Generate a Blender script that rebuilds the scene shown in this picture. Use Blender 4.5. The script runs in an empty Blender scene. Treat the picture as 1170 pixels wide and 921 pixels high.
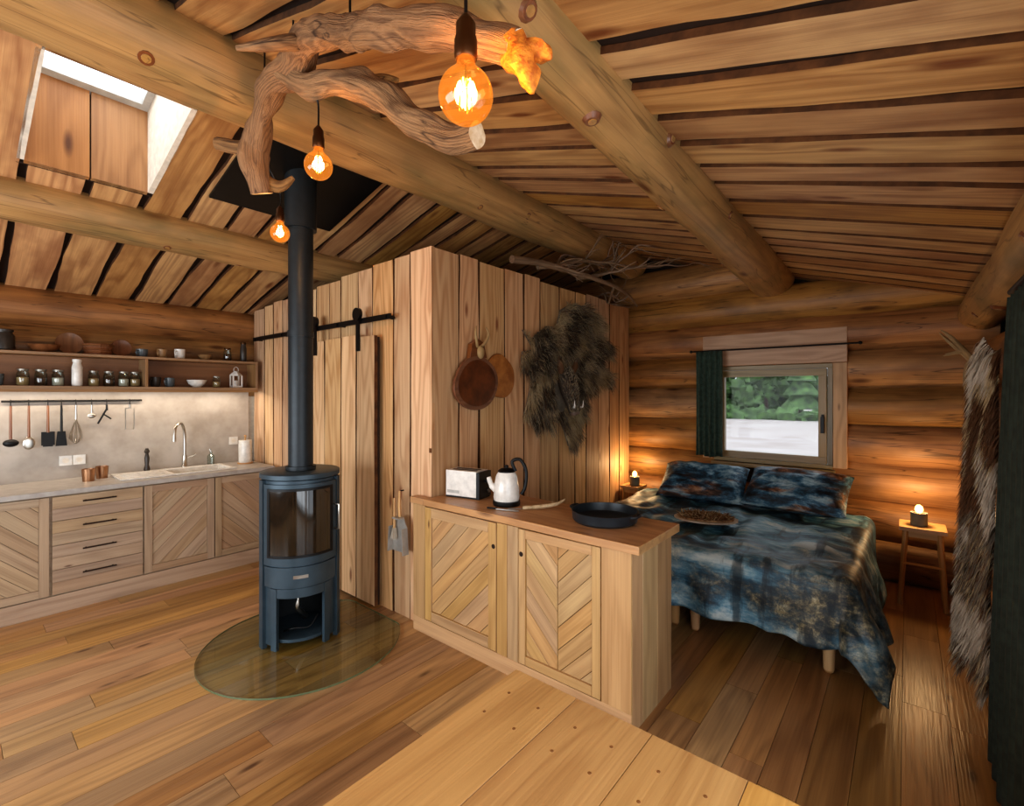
import bpy, math, random, bmesh
from mathutils import Vector, Matrix, noise
random.seed(11)
RND = random.Random(5)
V = Vector
def nz(x, y=0.0, z=0.0): return noise.noise(V((x, y, z)))
def srgb(h):
    h = h.lstrip('#')
    o = []
    for i in (0, 2, 4):
        c = int(h[i:i+2], 16) / 255
        o.append(c/12.92 if c <= .04045 else ((c+.055)/1.055)**2.4)
    return (o[0], o[1], o[2], 1)

# ------------------------------------------------------------ materials
def newmat(name):
    m = bpy.data.materials.new(name); m.use_nodes = True
    nt = m.node_tree; b = nt.nodes['Principled BSDF']
    return m, nt, b
def N(nt, t, **kw):
    n = nt.nodes.new(t)
    for k, v in kw.items(): setattr(n, k, v)
    return n
def mth(nt, op, a, b=None, c=None, clamp=False):
    n = N(nt, 'ShaderNodeMath', operation=op); n.use_clamp = clamp
    for i, x in enumerate((a, b, c)):
        if x is None: continue
        if isinstance(x, (int, float)): n.inputs[i].default_value = x
        else: nt.links.new(x, n.inputs[i])
    return n.outputs[0]
def mixc(nt, fac, a, b, bt='MIX'):
    n = N(nt, 'ShaderNodeMix', data_type='RGBA', blend_type=bt)
    for idx, x in ((0, fac), (6, a), (7, b)):
        if isinstance(x, (int, float)): n.inputs[idx].default_value = x
        elif isinstance(x, tuple): n.inputs[idx].default_value = x
        else: nt.links.new(x, n.inputs[idx])
    return n.outputs[2]
def mapping(nt, vec, scale):
    n = N(nt, 'ShaderNodeMapping'); n.inputs['Scale'].default_value = scale
    nt.links.new(vec, n.inputs[0]); return n.outputs[0]
def noisen(nt, vec, scale, detail=2, rough=.5, dist=0):
    n = N(nt, 'ShaderNodeTexNoise')
    n.inputs['Scale'].default_value = scale; n.inputs['Detail'].default_value = detail
    n.inputs['Roughness'].default_value = rough; n.inputs['Distortion'].default_value = dist
    nt.links.new(vec, n.inputs['Vector']); return n.outputs[0]
def maprange(nt, x, a, b, c=0, d=1):
    n = N(nt, 'ShaderNodeMapRange')
    nt.links.new(x, n.inputs[0])
    for i, q in enumerate((a, b, c, d)): n.inputs[i+1].default_value = q
    return n.outputs[0]

def desat(c, k):
    l = .25*c[0]+.6*c[1]+.15*c[2]
    return tuple(c[i]+(l-c[i])*k for i in range(3))+(1,)
def wood(name, dark, light, knot='#4a2410', rings=16, rough=.5, tone=.25, knots=.09, bump=.15,
         blotch=None, crack=0.0, sc=1.0, ringw=.4, ds=.08):
    m, nt, b = newmat(name)
    W = lambda h: desat(srgb(h), ds)
    at = N(nt, 'ShaderNodeAttribute', attribute_name='gc').outputs['Vector']
    rnd = N(nt, 'ShaderNodeNewGeometry').outputs['Random Per Island']
    cx = N(nt, 'ShaderNodeCombineXYZ')
    nt.links.new(mth(nt, 'MULTIPLY', rnd, 37.0), cx.inputs[0])
    nt.links.new(mth(nt, 'MULTIPLY', rnd, 113.0), cx.inputs[1])
    nt.links.new(mth(nt, 'MULTIPLY', rnd, 71.0), cx.inputs[2])
    va = N(nt, 'ShaderNodeVectorMath', operation='ADD')
    nt.links.new(at, va.inputs[0]); nt.links.new(cx.outputs[0], va.inputs[1])
    vec = va.outputs[0]
    # knots
    vor = N(nt, 'ShaderNodeTexVoronoi'); vor.inputs['Scale'].default_value = 1
    nt.links.new(mapping(nt, vec, (1.5*sc, 5*sc, 5*sc)), vor.inputs['Vector'])
    kd = vor.outputs['Distance']
    kn = maprange(nt, kd, knots*.6, knots*1.6, 1, 0)
    knear = maprange(nt, kd, 0, .45, 1, 0)
    a = noisen(nt, mapping(nt, vec, (.35*sc, 5*sc, 5*sc)), 1, 1.5, .5, .1)
    ph = mth(nt, 'ADD', mth(nt, 'MULTIPLY', a, float(rings)*5), mth(nt, 'MULTIPLY', knear, 6.0))
    rg = maprange(nt, mth(nt, 'SINE', ph), -1, 1)
    rg = mth(nt, 'POWER', rg, 1.6)
    fb = noisen(nt, mapping(nt, vec, (2.5*sc, 110*sc, 110*sc)), 1, 2, .6)
    fb2 = noisen(nt, mapping(nt, vec, (1.2*sc, 28*sc, 28*sc)), 1, 2, .6)
    fac = mth(nt, 'ADD', mth(nt, 'MULTIPLY', rg, ringw), mth(nt, 'ADD', mth(nt, 'MULTIPLY', fb, .6), mth(nt, 'MULTIPLY', fb2, .6)))
    fac = mth(nt, 'SUBTRACT', 1.17+ringw*.4, fac, clamp=True)
    col = mixc(nt, fac, W(dark), W(light))
    if blotch:
        bl = noisen(nt, mapping(nt, vec, (1.2, 3, 3)), 1.6, 3, .6)
        col = mixc(nt, maprange(nt, bl, .46, .70, 0, .8), col, W(blotch))
    hs = N(nt, 'ShaderNodeHueSaturation')
    nt.links.new(col, hs.inputs['Color'])
    nt.links.new(maprange(nt, rnd, 0, 1, 1-tone, 1+tone*.6), hs.inputs['Value'])
    fr = mth(nt, 'FRACT', mth(nt, 'MULTIPLY', rnd, 7.31))
    nt.links.new(maprange(nt, fr, 0, 1, .494, .508), hs.inputs['Hue'])
    fs = mth(nt, 'FRACT', mth(nt, 'MULTIPLY', rnd, 13.7))
    nt.links.new(maprange(nt, fs, 0, 1, .88, 1.08), hs.inputs['Saturation'])
    col = hs.outputs[0]
    col = mixc(nt, mth(nt, 'MULTIPLY', kn, .85), col, srgb(knot))
    h = fb
    if crack:
        ck = noisen(nt, mapping(nt, vec, (.7, 14, 14)), 1, 2, .5, .3)
        ckm = maprange(nt, mth(nt, 'ABSOLUTE', mth(nt, 'SUBTRACT', ck, .5)), 0, .012, 1, 0)
        col = mixc(nt, mth(nt, 'MULTIPLY', ckm, crack), col, srgb('#2a1408'))
    nt.links.new(col, b.inputs['Base Color'])
    b.inputs['Roughness'].default_value = rough
    bp = N(nt, 'ShaderNodeBump'); bp.inputs['Strength'].default_value = bump
    bp.inputs['Distance'].default_value = .01
    nt.links.new(h, bp.inputs['Height']); nt.links.new(bp.outputs[0], b.inputs['Normal'])
    return m
def plain(name, c, rough=.5, metal=0, c2=None, nscale=20, bump=0, emit=None, es=0, alpha=None, coat=0):
    m, nt, b = newmat(name)
    tc = N(nt, 'ShaderNodeTexCoord').outputs['Object']
    n = noisen(nt, tc, nscale, 4, .6)
    if c2 is None:
        r, g, bb, _ = srgb(c)
        c2t = (r*.8, g*.8, bb*.8, 1)
    else: c2t = srgb(c2)
    nt.links.new(mixc(nt, maprange(nt, n, .35, .65), srgb(c), c2t), b.inputs['Base Color'])
    b.inputs['Roughness'].default_value = rough; b.inputs['Metallic'].default_value = metal
    if coat: b.inputs['Coat Weight'].default_value = coat
    if bump:
        bp = N(nt, 'ShaderNodeBump'); bp.inputs['Strength'].default_value = bump
        bp.inputs['Distance'].default_value = .01
        nt.links.new(n, bp.inputs['Height']); nt.links.new(bp.outputs[0], b.inputs['Normal'])
    if emit:
        b.inputs['Emission Color'].default_value = srgb(emit); b.inputs['Emission Strength'].default_value = es
    return m
def glass(name, tint='#ffffff', gloss=.04, emis=None, es=0, rough=.03):
    m = bpy.data.materials.new(name); m.use_nodes = True
    nt = m.node_tree; nt.nodes.clear()
    o = N(nt, 'ShaderNodeOutputMaterial')
    t = N(nt, 'ShaderNodeBsdfTransparent'); t.inputs[0].default_value = srgb(tint)
    g = N(nt, 'ShaderNodeBsdfGlossy'); g.inputs['Roughness'].default_value = rough
    lw = N(nt, 'ShaderNodeLayerWeight'); lw.inputs[0].default_value = .5
    ms = N(nt, 'ShaderNodeMixShader')
    nt.links.new(mth(nt, 'ADD', mth(nt, 'MULTIPLY', mth(nt, 'POWER', lw.outputs['Facing'], 4.0), .6), gloss, clamp=True), ms.inputs[0])
    nt.links.new(t.outputs[0], ms.inputs[1]); nt.links.new(g.outputs[0], ms.inputs[2])
    out = ms.outputs[0]
    if emis:
        e = N(nt, 'ShaderNodeEmission'); e.inputs[0].default_value = srgb(emis); e.inputs[1].default_value = es
        ad = N(nt, 'ShaderNodeAddShader')
        nt.links.new(out, ad.inputs[0]); nt.links.new(e.outputs[0], ad.inputs[1]); out = ad.outputs[0]
    nt.links.new(out, o.inputs[0]); return m

M_floor = wood('oak_floor', '#77512c', '#c39459', rings=9, rough=.32, tone=.24, knots=.06, knot='#4b2a12', ringw=.3)
M_table = wood('oak_table', '#ae783c', '#dfac68', rings=9, rough=.4, tone=.10, knots=.04, ringw=.25)
M_cab = wood('oak_cabinet', '#9c7342', '#cda46c', rings=10, rough=.5, tone=.13, knots=.035, ringw=.3)
M_kit = wood('kitchen_oak', '#8b6b4b', '#b99b77', rings=10, rough=.5, tone=.10, knots=.03, ringw=.3, ds=.2)
M_larch = wood('larch_partition', '#b37e4a', '#e8c190', rings=14, rough=.6, tone=.2, knots=.07, knot='#7a4020', ringw=.4)
M_ceil = wood('larch_ceiling', '#97622d', '#d8a662', rings=12, rough=.55, tone=.22, knots=.1, knot='#6a3414', blotch='#976332', ringw=.45)
M_log = wood('log_wood', '#8d5f2b', '#c4914b', rings=9, rough=.5, tone=.1, knots=.12, knot='#5a2c10', blotch='#836a37', crack=.5, ringw=.35)
M_wlog = wood('wall_log_wood', '#7d5028', '#bb8647', rings=8, rough=.5, tone=.2, knots=.1, knot='#4e260c', blotch='#704c28', crack=.7, ringw=.35)
M_branch = wood('driftwood', '#543519', '#ae8350', rings=20, rough=.75, tone=.1, knots=.05, bump=.7, crack=.9, sc=2.5)
M_fresh = plain('split_wood', '#e08a2c', .7, c2='#b05a16', nscale=60, bump=.5)
M_cut = plain('cut_wood_end', '#d8cdb8', .6, c2='#b39a74', nscale=25)
M_twig = wood('grey_twig', '#5a4330', '#94785c', rings=10, rough=.8, knots=.02, tone=.1, sc=3)
M_dark = plain('dark_gap', '#2a180b', .9)
M_bedge = plain('bark_edge', '#45280f', .9, c2='#673f1e', nscale=12)
M_black = plain('black_metal', '#0c0d0f', .45, .3)
M_stove = plain('stove_steel', '#3e4f5a', .42, .3, c2='#34444f', nscale=8)
M_stovein = plain('stove_inside', '#14181b', .7)
M_fireg = plain('stove_glass', '#17130f', .08, 0, c2='#2c241b', nscale=5, coat=.6)
M_steel = plain('brushed_steel', '#b8b4ac', .28, 1.0)
M_pan = plain('dustpan_metal', '#b9b6b0', .4, .5)
M_stone = plain('stone_splashback', '#b3aba2', .55, c2='#9b9288', nscale=4, bump=.1)
M_top = plain('worktop', '#aea9a3', .4, c2='#9d9791', nscale=14)
M_white = plain('white_ceramic', '#e9e6df', .2)
M_offw = plain('off_white_board', '#e8dfd0', .7)
M_glass = glass('clear_glass', gloss=.008)
M_jar = glass('jar_glass', '#dfe6e2', .1)
M_disc = glass('floor_glass', '#dfe8e0', .05)
M_discedge = plain('floor_glass_edge', '#6c7a5c', .2)
M_green = plain('green_curtain', '#3d5145', .9, c2='#2a392f', nscale=30)
M_dgreen = plain('dark_green_curtain', '#2f3a32', .9, c2='#1e2821', nscale=30)
M_frame = wood('window_frame_wood', '#7c6a44', '#a18d62', rings=6, rough=.4, knots=.01, tone=.05)
M_case = wood('pale_casing', '#a5805c', '#cfa882', rings=12, rough=.6, knots=.05, tone=.08)
M_brass = plain('aged_brass', '#4c3018', .4, .8)
M_bulb = glass('amber_bulb', '#ffd9a0', .06, '#ff9f3c', .30)
M_fil = plain('filament', '#ffcc66', .5, emit='#ffb85c', es=30)
M_flame = plain('candle_glow', '#ffcc77', .5, emit='#ffab55', es=9)
M_conc = plain('concrete_cup', '#7a7a72', .8)
M_furd = plain('fur_dark', '#352c23', .8, c2='#483c31', nscale=8)
M_furg = plain('fur_grey', '#877c6a', .8, c2='#6a6053', nscale=8)
M_furt = plain('fur_tan', '#bdab89', .8, c2='#9d8963', nscale=8)
M_furw = plain('fur_white', '#cdc4b5', .85, c2='#a89c8a', nscale=8)
M_furb = plain('fur_brown', '#563b25', .8, c2='#6b492c', nscale=8)
M_plaq = wood('dark_plaque', '#5b321a', '#8c5630', rings=9, rough=.35, knots=.04, tone=.1)
M_stool = wood('stool_wood', '#ab7740', '#d2a266', rings=8, rough=.5, knots=.03, tone=.1)
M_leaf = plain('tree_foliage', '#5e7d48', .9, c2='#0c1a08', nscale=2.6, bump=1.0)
M_bark = plain('tree_bark', '#4a3b2c', .9)
M_ground = plain('pale_gravel_ground', '#a39b98', .95, c2='#948984', nscale=.4)

# printed bedding: misty lake forest photo print
def ramp(nt, n, cols):
    cr = N(nt, 'ShaderNodeValToRGB'); nt.links.new(n, cr.inputs[0])
    e = cr.color_ramp.elements
    e[0].position = cols[0][0]; e[0].color = srgb(cols[0][1]); e[1].position = cols[-1][0]; e[1].color = srgb(cols[-1][1])
    for p, c in cols[1:-1]:
        q = e.new(p); q.color = srgb(c)
    return cr.outputs[0]
def bedding(name):
    m, nt, b = newmat(name)
    vec = N(nt, 'ShaderNodeTexCoord').outputs['Object']
    sx = N(nt, 'ShaderNodeSeparateXYZ'); nt.links.new(vec, sx.inputs[0])
    n1 = noisen(nt, mapping(nt, vec, (1.2, 4.5, 4.0)), 1.5, 7, .68, .15)
    n2 = noisen(nt, mapping(nt, vec, (5, 6, 6)), 2.2, 8, .80, .2)
    n3 = noisen(nt, mapping(nt, vec, (1.6, 2, 2)), 1.0, 3, .6)
    n5 = noisen(nt, mapping(nt, vec, (6.5, 1.3, 1.3)), 1.0, 5, .62, .1)
    blue = ramp(nt, n1, ((.32, '#0e1f2c'), (.41, '#1d4259'), (.48, '#346986'), (.55, '#6aa3bf'), (.66, '#cfe4ea')))
    moss = ramp(nt, n2, ((.37, '#11140f'), (.45, '#2d2c22'), (.52, '#60563c'), (.58, '#988a62'), (.68, '#dccfa6')))
    gy = mth(nt, 'ADD', mth(nt, 'ADD', sx.outputs[1], mth(nt, 'MULTIPLY', n3, 1.6)), mth(nt, 'MULTIPLY', sx.outputs[0], -.2))
    fac = maprange(nt, gy, 3.95, 4.5, 1, 0)
    c_ = mixc(nt, fac, blue, moss)
    # dark tree silhouettes in the print (running lengthwise)
    c_ = mixc(nt, maprange(nt, n5, .53, .60, 0, .78), c_, srgb('#0d1c27'))
    nt.links.new(c_, b.inputs['Base Color'])
    b.inputs['Roughness'].default_value = .55
    return m
M_duvet = bedding('forest_print_bedding')
def pillowmat():
    m, nt, b = newmat('forest_print_pillow')
    tc = N(nt, 'ShaderNodeTexCoord').outputs['Object']
    n1 = noisen(nt, mapping(nt, tc, (2.0, 3, 5)), 2.0, 6, .70, .3)
    n2 = noisen(nt, mapping(nt, tc, (1.5, 3, 6)), 1.3, 3, .6, .3)
    a = ramp(nt, n1, ((.36, '#0b161e'), (.45, '#1f3f54'), (.52, '#3c6f8e'), (.64, '#a6c8d6')))
    c = ramp(nt, n1, ((.38, '#110d0a'), (.48, '#33221a'), (.56, '#75503a'), (.68, '#c39a76')))
    nt.links.new(mixc(nt, maprange(nt, n2, .50, .58), a, c), b.inputs['Base Color']); b.inputs['Roughness'].default_value = .6
    return m
M_pillow = pillowmat()
M_matt = plain('mattress_fabric', '#3a3836', .9)
M_tray = plain('feather_tray', '#5b3a20', .7, c2='#a98a62', nscale=40)

# ------------------------------------------------------------ mesh builder
class MB:
    def __init__(s): s.v = []; s.f = []; s.g = []; s.m = []
    def add(s, vs, fs, gs, mat=0, M=None):
        o = len(s.v)
        if M is not None: vs = [M @ V(x) for x in vs]
        s.v += [tuple(x) for x in vs]; s.g += [tuple(x) for x in gs]
        s.f += [tuple(i+o for i in f) for f in fs]; s.m += [mat]*len(fs)
    def box(s, lo, hi, mat=0, grain=0, M=None):
        vs = [(x, y, z) for x in (lo[0], hi[0]) for y in (lo[1], hi[1]) for z in (lo[2], hi[2])]
        fs = [(0,1,3,2),(4,6,7,5),(0,4,5,1),(2,3,7,6),(0,2,6,4),(1,5,7,3)]
        gs = [(p[grain], p[(grain+1)%3], p[(grain+2)%3]) for p in vs]
        s.add(vs, fs, gs, mat, M)
    def board(s, p0, d, L, wd, W, td, T, mat=0, amp=.012, seed=None, step=.1, side=None):
        p0 = V(p0); d = V(d).normalized(); wd = V(wd); td = V(td)
        n = max(2, int(L/step)); sd = RND.random()*999 if seed is None else seed
        vs = []; gs = []
        for i in range(n+1):
            t = L*i/n
            a = -W/2 + amp*(nz(t*1.3, sd)*1.6+nz(t*5, sd, 3)*.5)
            b = W/2 + amp*(nz(t*1.3, sd+50)*1.6+nz(t*5, sd+50, 3)*.5)
            for w, h in ((a, 0), (b, 0), (b, T), (a, T)):
                vs.append(p0+d*t+wd*w+td*h); gs.append((t, w, h))
        fs = []; ms = []
        for i in range(n):
            o = i*4
            for k in range(4):
                fs.append((o+k, o+(k+1)%4, o+4+(k+1)%4, o+4+k)); ms.append(side if (side is not None and k in (1, 3)) else mat)
        fs += [(0,1,2,3), tuple(n*4+k for k in (3,2,1,0))]; ms += [mat, mat]
        s.add(vs, fs, gs, mat)
        s.m[-len(ms):] = ms
    def tube(s, path, radii, seg=10, mat=0, jit=0, capmat=None, jf=8, M=None):
        P = [V(p) for p in path]; n = len(P)
        if isinstance(radii, (int, float)): radii = [radii]*n
        T = []
        for i in range(n):
            a = P[max(0, i-1)]; b = P[min(n-1, i+1)]
            T.append((b-a).normalized())
        up = V((0, 0, 1)) if abs(T[0].z) < .9 else V((1, 0, 0))
        u = T[0].cross(up).normalized()
        vs = []; gs = []; al = 0; sd = RND.random()*99
        for i in range(n):
            if i: al += (P[i]-P[i-1]).length
            u = (u - T[i]*u.dot(T[i])).normalized(); w = T[i].cross(u)
            for k in range(seg):
                th = 2*math.pi*k/seg
                r = radii[i]*(1+jit*nz(math.cos(th)*1.2+sd, math.sin(th)*1.2, al*jf))
                vs.append(P[i]+(u*math.cos(th)+w*math.sin(th))*r)
                gs.append((al, r*math.cos(th), r*math.sin(th)))
        fs = []
        for i in range(n-1):
            for k in range(seg):
                fs.append((i*seg+k, i*seg+(k+1)%seg, (i+1)*seg+(k+1)%seg, (i+1)*seg+k))
        s.add(vs, fs, gs, mat, M)
        o = len(s.v)-n*seg
        s.f += [tuple(o+k for k in range(seg))[::-1], tuple(o+(n-1)*seg+k for k in range(seg))]
        s.m += [mat if capmat is None else capmat]*2
    def lathe(s, c, prof, seg=28, mat=0, M=None):
        vs = []; gs = []
        for r, z in prof:
            r = max(r, .0004)
            for k in range(seg):
                th = 2*math.pi*k/seg
                vs.append((c[0]+r*math.cos(th), c[1]+r*math.sin(th), c[2]+z)); gs.append((r*math.cos(th), r*math.sin(th), z))
        fs = []
        n = len(prof)
        for i in range(n-1):
            for k in range(seg):
                fs.append((i*seg+k, i*seg+(k+1)%seg, (i+1)*seg+(k+1)%seg, (i+1)*seg+k))
        fs += [tuple(range(seg))[::-1], tuple((n-1)*seg+k for k in range(seg))]
        s.add(vs, fs, gs, mat, M)
    def ell(s, c, r, mat=0, M=None, seg=16, rings=10, jit=0, p=1.0):
        vs = []; gs = []; sd = RND.random()*99
        sg = lambda x: math.copysign(abs(x)**p, x)
        for i in range(rings+1):
            ph = math.pi*(i+.02)/(rings+.04)-math.pi/2
            for k in range(seg):
                th = 2*math.pi*k/seg
                q = V((sg(math.cos(ph))*sg(math.cos(th)), sg(math.cos(ph))*sg(math.sin(th)), math.sin(ph)))
                j = 1+jit*noise.noise(q*2+V((sd, 0, 0)))
                w = V((q.x*r[0], q.y*r[1], q.z*r[2]))*j
                vs.append(V(c)+w); gs.append(w)
        fs = [(i*seg+k, i*seg+(k+1)%seg, (i+1)*seg+(k+1)%seg, (i+1)*seg+k) for i in range(rings) for k in range(seg)]
        fs += [tuple(range(seg))[::-1], tuple(rings*seg+k for k in range(seg))]
        s.add(vs, fs, gs, mat, M)
    def prism(s, poly, place, d0, d1, mat=0, gdir=(1, 0)):
        n = len(poly); gx, gy = gdir
        vs = [place(a, b, d0) for a, b in poly]+[place(a, b, d1) for a, b in poly]
        g = [(a*gx+b*gy, -a*gy+b*gx, 0) for a, b in poly]
        gs = g+[(x, y, .02) for x, y, _ in g]
        fs = [tuple(range(n))[::-1], tuple(range(n, 2*n))]+[(i, (i+1) % n, n+(i+1) % n, n+i) for i in range(n)]
        s.add(vs, fs, gs, mat)
    def arc(s, r0, r1, a0, a1, z0, z1, mat=0, M=None, n=None):
        a0 = math.radians(a0); a1 = math.radians(a1)
        n = n or max(3, int(abs(a1-a0)/.12))
        vs = []
        for i in range(n+1):
            a = a0+(a1-a0)*i/n
            for r, z in ((r0, z0), (r1, z0), (r1, z1), (r0, z1)):
                vs.append((r*math.sin(a), -r*math.cos(a), z))
        fs = [(i*4+k, i*4+(k+1) % 4, i*4+4+(k+1) % 4, i*4+4+k) for i in range(n) for k in range(4)]
        fs += [(0, 1, 2, 3), tuple(n*4+k for k in (3, 2, 1, 0))]
        s.add(vs, fs, vs, mat, M)
    def grid(s, fn, nu, nv, mat=0, closed=False):
        vs = []; gs = []
        for i in range(nu+1):
            for j in range(nv+1):
                p = fn(i/nu, j/nv); vs.append(p); gs.append(p)
        fs = [(i*(nv+1)+j, (i+1)*(nv+1)+j, (i+1)*(nv+1)+j+1, i*(nv+1)+j+1) for i in range(nu) for j in range(nv)]
        s.add(vs, fs, gs, mat)
    def strand(s, p, d, L, w, mat, droop=0):
        p = V(p); d = V(d).normalized(); sd = d.cross(V((RND.random()-.5, RND.random()-.5, RND.random()-.5)))
        if sd.length < 1e-4: return
        sd = sd.normalized()*w
        m = p+d*L*.55; e = p+d*L+V((0, 0, -droop*L))
        o = [p-sd, p+sd, m+sd*.7, e, m-sd*.7]
        s.add(o, [(0, 1, 2, 4), (4, 2, 3)], o, mat)
    def obj(s, name, mats, smooth=35, bevel=0, parent=None, solid=0, sub=0, recalc=True):
        me = bpy.data.meshes.new(name); me.from_pydata(s.v, [], s.f)
        a = me.attributes.new('gc', 'FLOAT_VECTOR', 'POINT')
        a.data.foreach_set('vector', [float(c) for g in s.g for c in g])
        for m in mats: me.materials.append(m)
        me.polygons.foreach_set('material_index', s.m)
        if recalc:
            bm = bmesh.new(); bm.from_mesh(me); bmesh.ops.recalc_face_normals(bm, faces=bm.faces); bm.to_mesh(me); bm.free()
        if smooth:
            me.polygons.foreach_set('use_smooth', [True]*len(me.polygons))
            me.set_sharp_from_angle(angle=math.radians(smooth))
        me.update()
        ob = bpy.data.objects.new(name, me); bpy.context.scene.collection.objects.link(ob)
        if solid:
            q = ob.modifiers.new('solid', 'SOLIDIFY'); q.thickness = solid; q.offset = -1
        if bevel:
            q = ob.modifiers.new('bevel', 'BEVEL'); q.width = bevel; q.segments = 2; q.limit_method = 'ANGLE'
        if sub:
            q = ob.modifiers.new('sub', 'SUBSURF'); q.levels = sub; q.render_levels = sub
        if parent: ob.parent = parent
        return ob
def curve_pts(pts, n=6):
    """Catmull-Rom"""
    P = [V(p) for p in pts]; out = []
    for i in range(len(P)-1):
        a = P[max(i-1, 0)]; b = P[i]; c = P[i+1]; d = P[min(i+2, len(P)-1)]
        for k in range(n):
            t = k/n
            out.append(.5*((2*b)+(c-a)*t+(2*a-5*b+4*c-d)*t*t+(3*b-a-3*c+d)*t**3))
    out.append(P[-1]); return out
def lerp_r(rs, n=6):
    out = []
    for i in range(len(rs)-1):
        for k in range(n): out.append(rs[i]+(rs[i+1]-rs[i])*k/n)
    out.append(rs[-1]); return out

# ------------------------------------------------------------ room constants
XL, XR, YB, YF = -5.45, .40, 5.2, -1.9
RX, RZ = -2.5, 3.25
def ceil(x): return RZ-.30*(x-RX) if x > RX else RZ-.255*(RX-x)

# floor
mb = MB()
x = XL-.15
while x < XR+.35:
    w = RND.choice((.14, .16, .18)); y = YF-.3-RND.random()*1.2
    while y < YB+.2:
        L = RND.uniform(.9, 2.0)
        mb.box((x+.001, y+.001, -.03), (x+w-.001, y+L-.001, 0), 0, 1)
        y += L
    x += w
mb.box((XL-.3, YF-.4, -.08), (XR+.5, YB+.4, -.031), 1)
mb.obj('floor', [M_floor, M_dark], 0)

# log wall helper
def logs_x(mb, y, x0, x1, zs, r, holes, step=.25):
    for z in zs:
        segs = [(x0, x1)]
        for (hx0, hx1, hz0, hz1) in holes:
            if hz0-.12 < z < hz1+.12:
                segs = [q for a, b in segs for q in ((a, min(b, hx0)), (max(a, hx1), b)) if q[1]-q[0] > .05]
        for a, b in segs:
            n = max(2, int((b-a)/step))
            mb.tube([(a+(b-a)*i/n, y+.015*nz(i*.3, z*9), z+.012*nz(i*.3, z*9, 5)) for i in range(n+1)], r, 22, 0, .07, jf=1.2)
def logs_y(mb, x, y0, y1, zs, r, holes, step=.25):
    for z in zs:
        segs = [(y0, y1)]
        for (h0, h1, hz0, hz1) in holes:
            if hz0-.12 < z < hz1+.12:
                segs = [q for a, b in segs for q in ((a, min(b, h0)), (max(a, h1), b)) if q[1]-q[0] > .05]
        for a, b in segs:
            n = max(2, int((b-a)/step))
            mb.tube([(x+.015*nz(i*.3, z*9), a+(b-a)*i/n, z+.012*nz(i*.3, z*9, 5)) for i in range(n+1)], r, 22, 0, .07, jf=1.2)

WX0, WX1, WZ0, WZ1 = -1.56, -.52, .93, 1.90
mb = MB()
zs = [.17+.335*i for i in range(7)]
logs_x(mb, YB+.16, XL-.1, XR+.15, zs, .20, [(WX0, WX1, WZ0, WZ1)])
logs_x(mb, YB+.16, -4.9, .5, [2.50], .20, [])
logs_x(mb, YB+.16, -4.0, -1.1, [2.85], .20, [])
# backing behind logs, cut to the gable line, with the window opening left free
pb = lambda a, b, d: (a, YB+.2+d, b)
mb.prism([(XL-.2, -.05), (WX0, -.05), (WX0, ceil(WX0)+.05), (RX, RZ+.05), (XL-.2, ceil(XL-.2)+.05)], pb, 0, .1, 1)
mb.prism([(WX1, -.05), (XR+.35, -.05), (XR+.35, ceil(XR+.35)+.05), (WX1, ceil(WX1)+.05)], pb, 0, .1, 1)
mb.prism([(WX0, -.05), (WX1, -.05), (WX1, WZ0), (WX0, WZ0)], pb, 0, .1, 1)
mb.prism([(WX0, WZ1), (WX1, WZ1), (WX1, ceil(WX1)+.05), (WX0, ceil(WX0)+.05)], pb, 0, .1, 1)
mb.obj('wall_back', [M_wlog, M_dark], 50)

mb = MB()
logs_y(mb, XL-.16, YF-.1, YB+.1, [1.72, 2.03, 2.34], .185, [])
mb.box((XL-.1, YF-.1, -.05), (XL-.026, YB+.1, 1.66), 1)
mb.box((XL-.35, YF-.1, -.05), (XL-.2, YB+.2, 2.52), 2)
mb.obj('wall_left', [M_wlog, M_offw, M_dark], 50)
mb = MB(); mb.box((XL-.025, YF+.1, .86), (XL+.02, 2.1, 1.66), 0)
mb.obj('wall_splashback', [M_stone], 0)

mb = MB()
logs_y(mb, XR+.18, YF-.1, YB+.1, [.17+.335*i for i in range(6)], .20, [(-1.3, 2.45, -.1, 2.0)])
mb.box((XR+.22, 2.45, -.05), (XR+.3, YB+.2, 2.45), 1)
mb.box((XR+.22, YF-.2, -.05), (XR+.3, -1.3, 2.45), 1)
mb.box((XR+.22, -1.3, 2.1), (XR+.3, 2.45, 2.45), 1)
mb.obj('wall_right', [M_wlog, M_dark], 50)
mb = MB()
logs_x(mb, YF-.16, XL-.1, XR+.2, [.17+.335*i for i in range(7)], .20, [(-4.4, -1.0, .5, 2.0)])
logs_x(mb, YF-.16, -4.9, .05, [2.515], .20, [])
logs_x(mb, YF-.16, -4.0, -1.1, [2.85], .20, [])
mb.obj('wall_front', [M_wlog, M_dark], 50)

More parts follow.
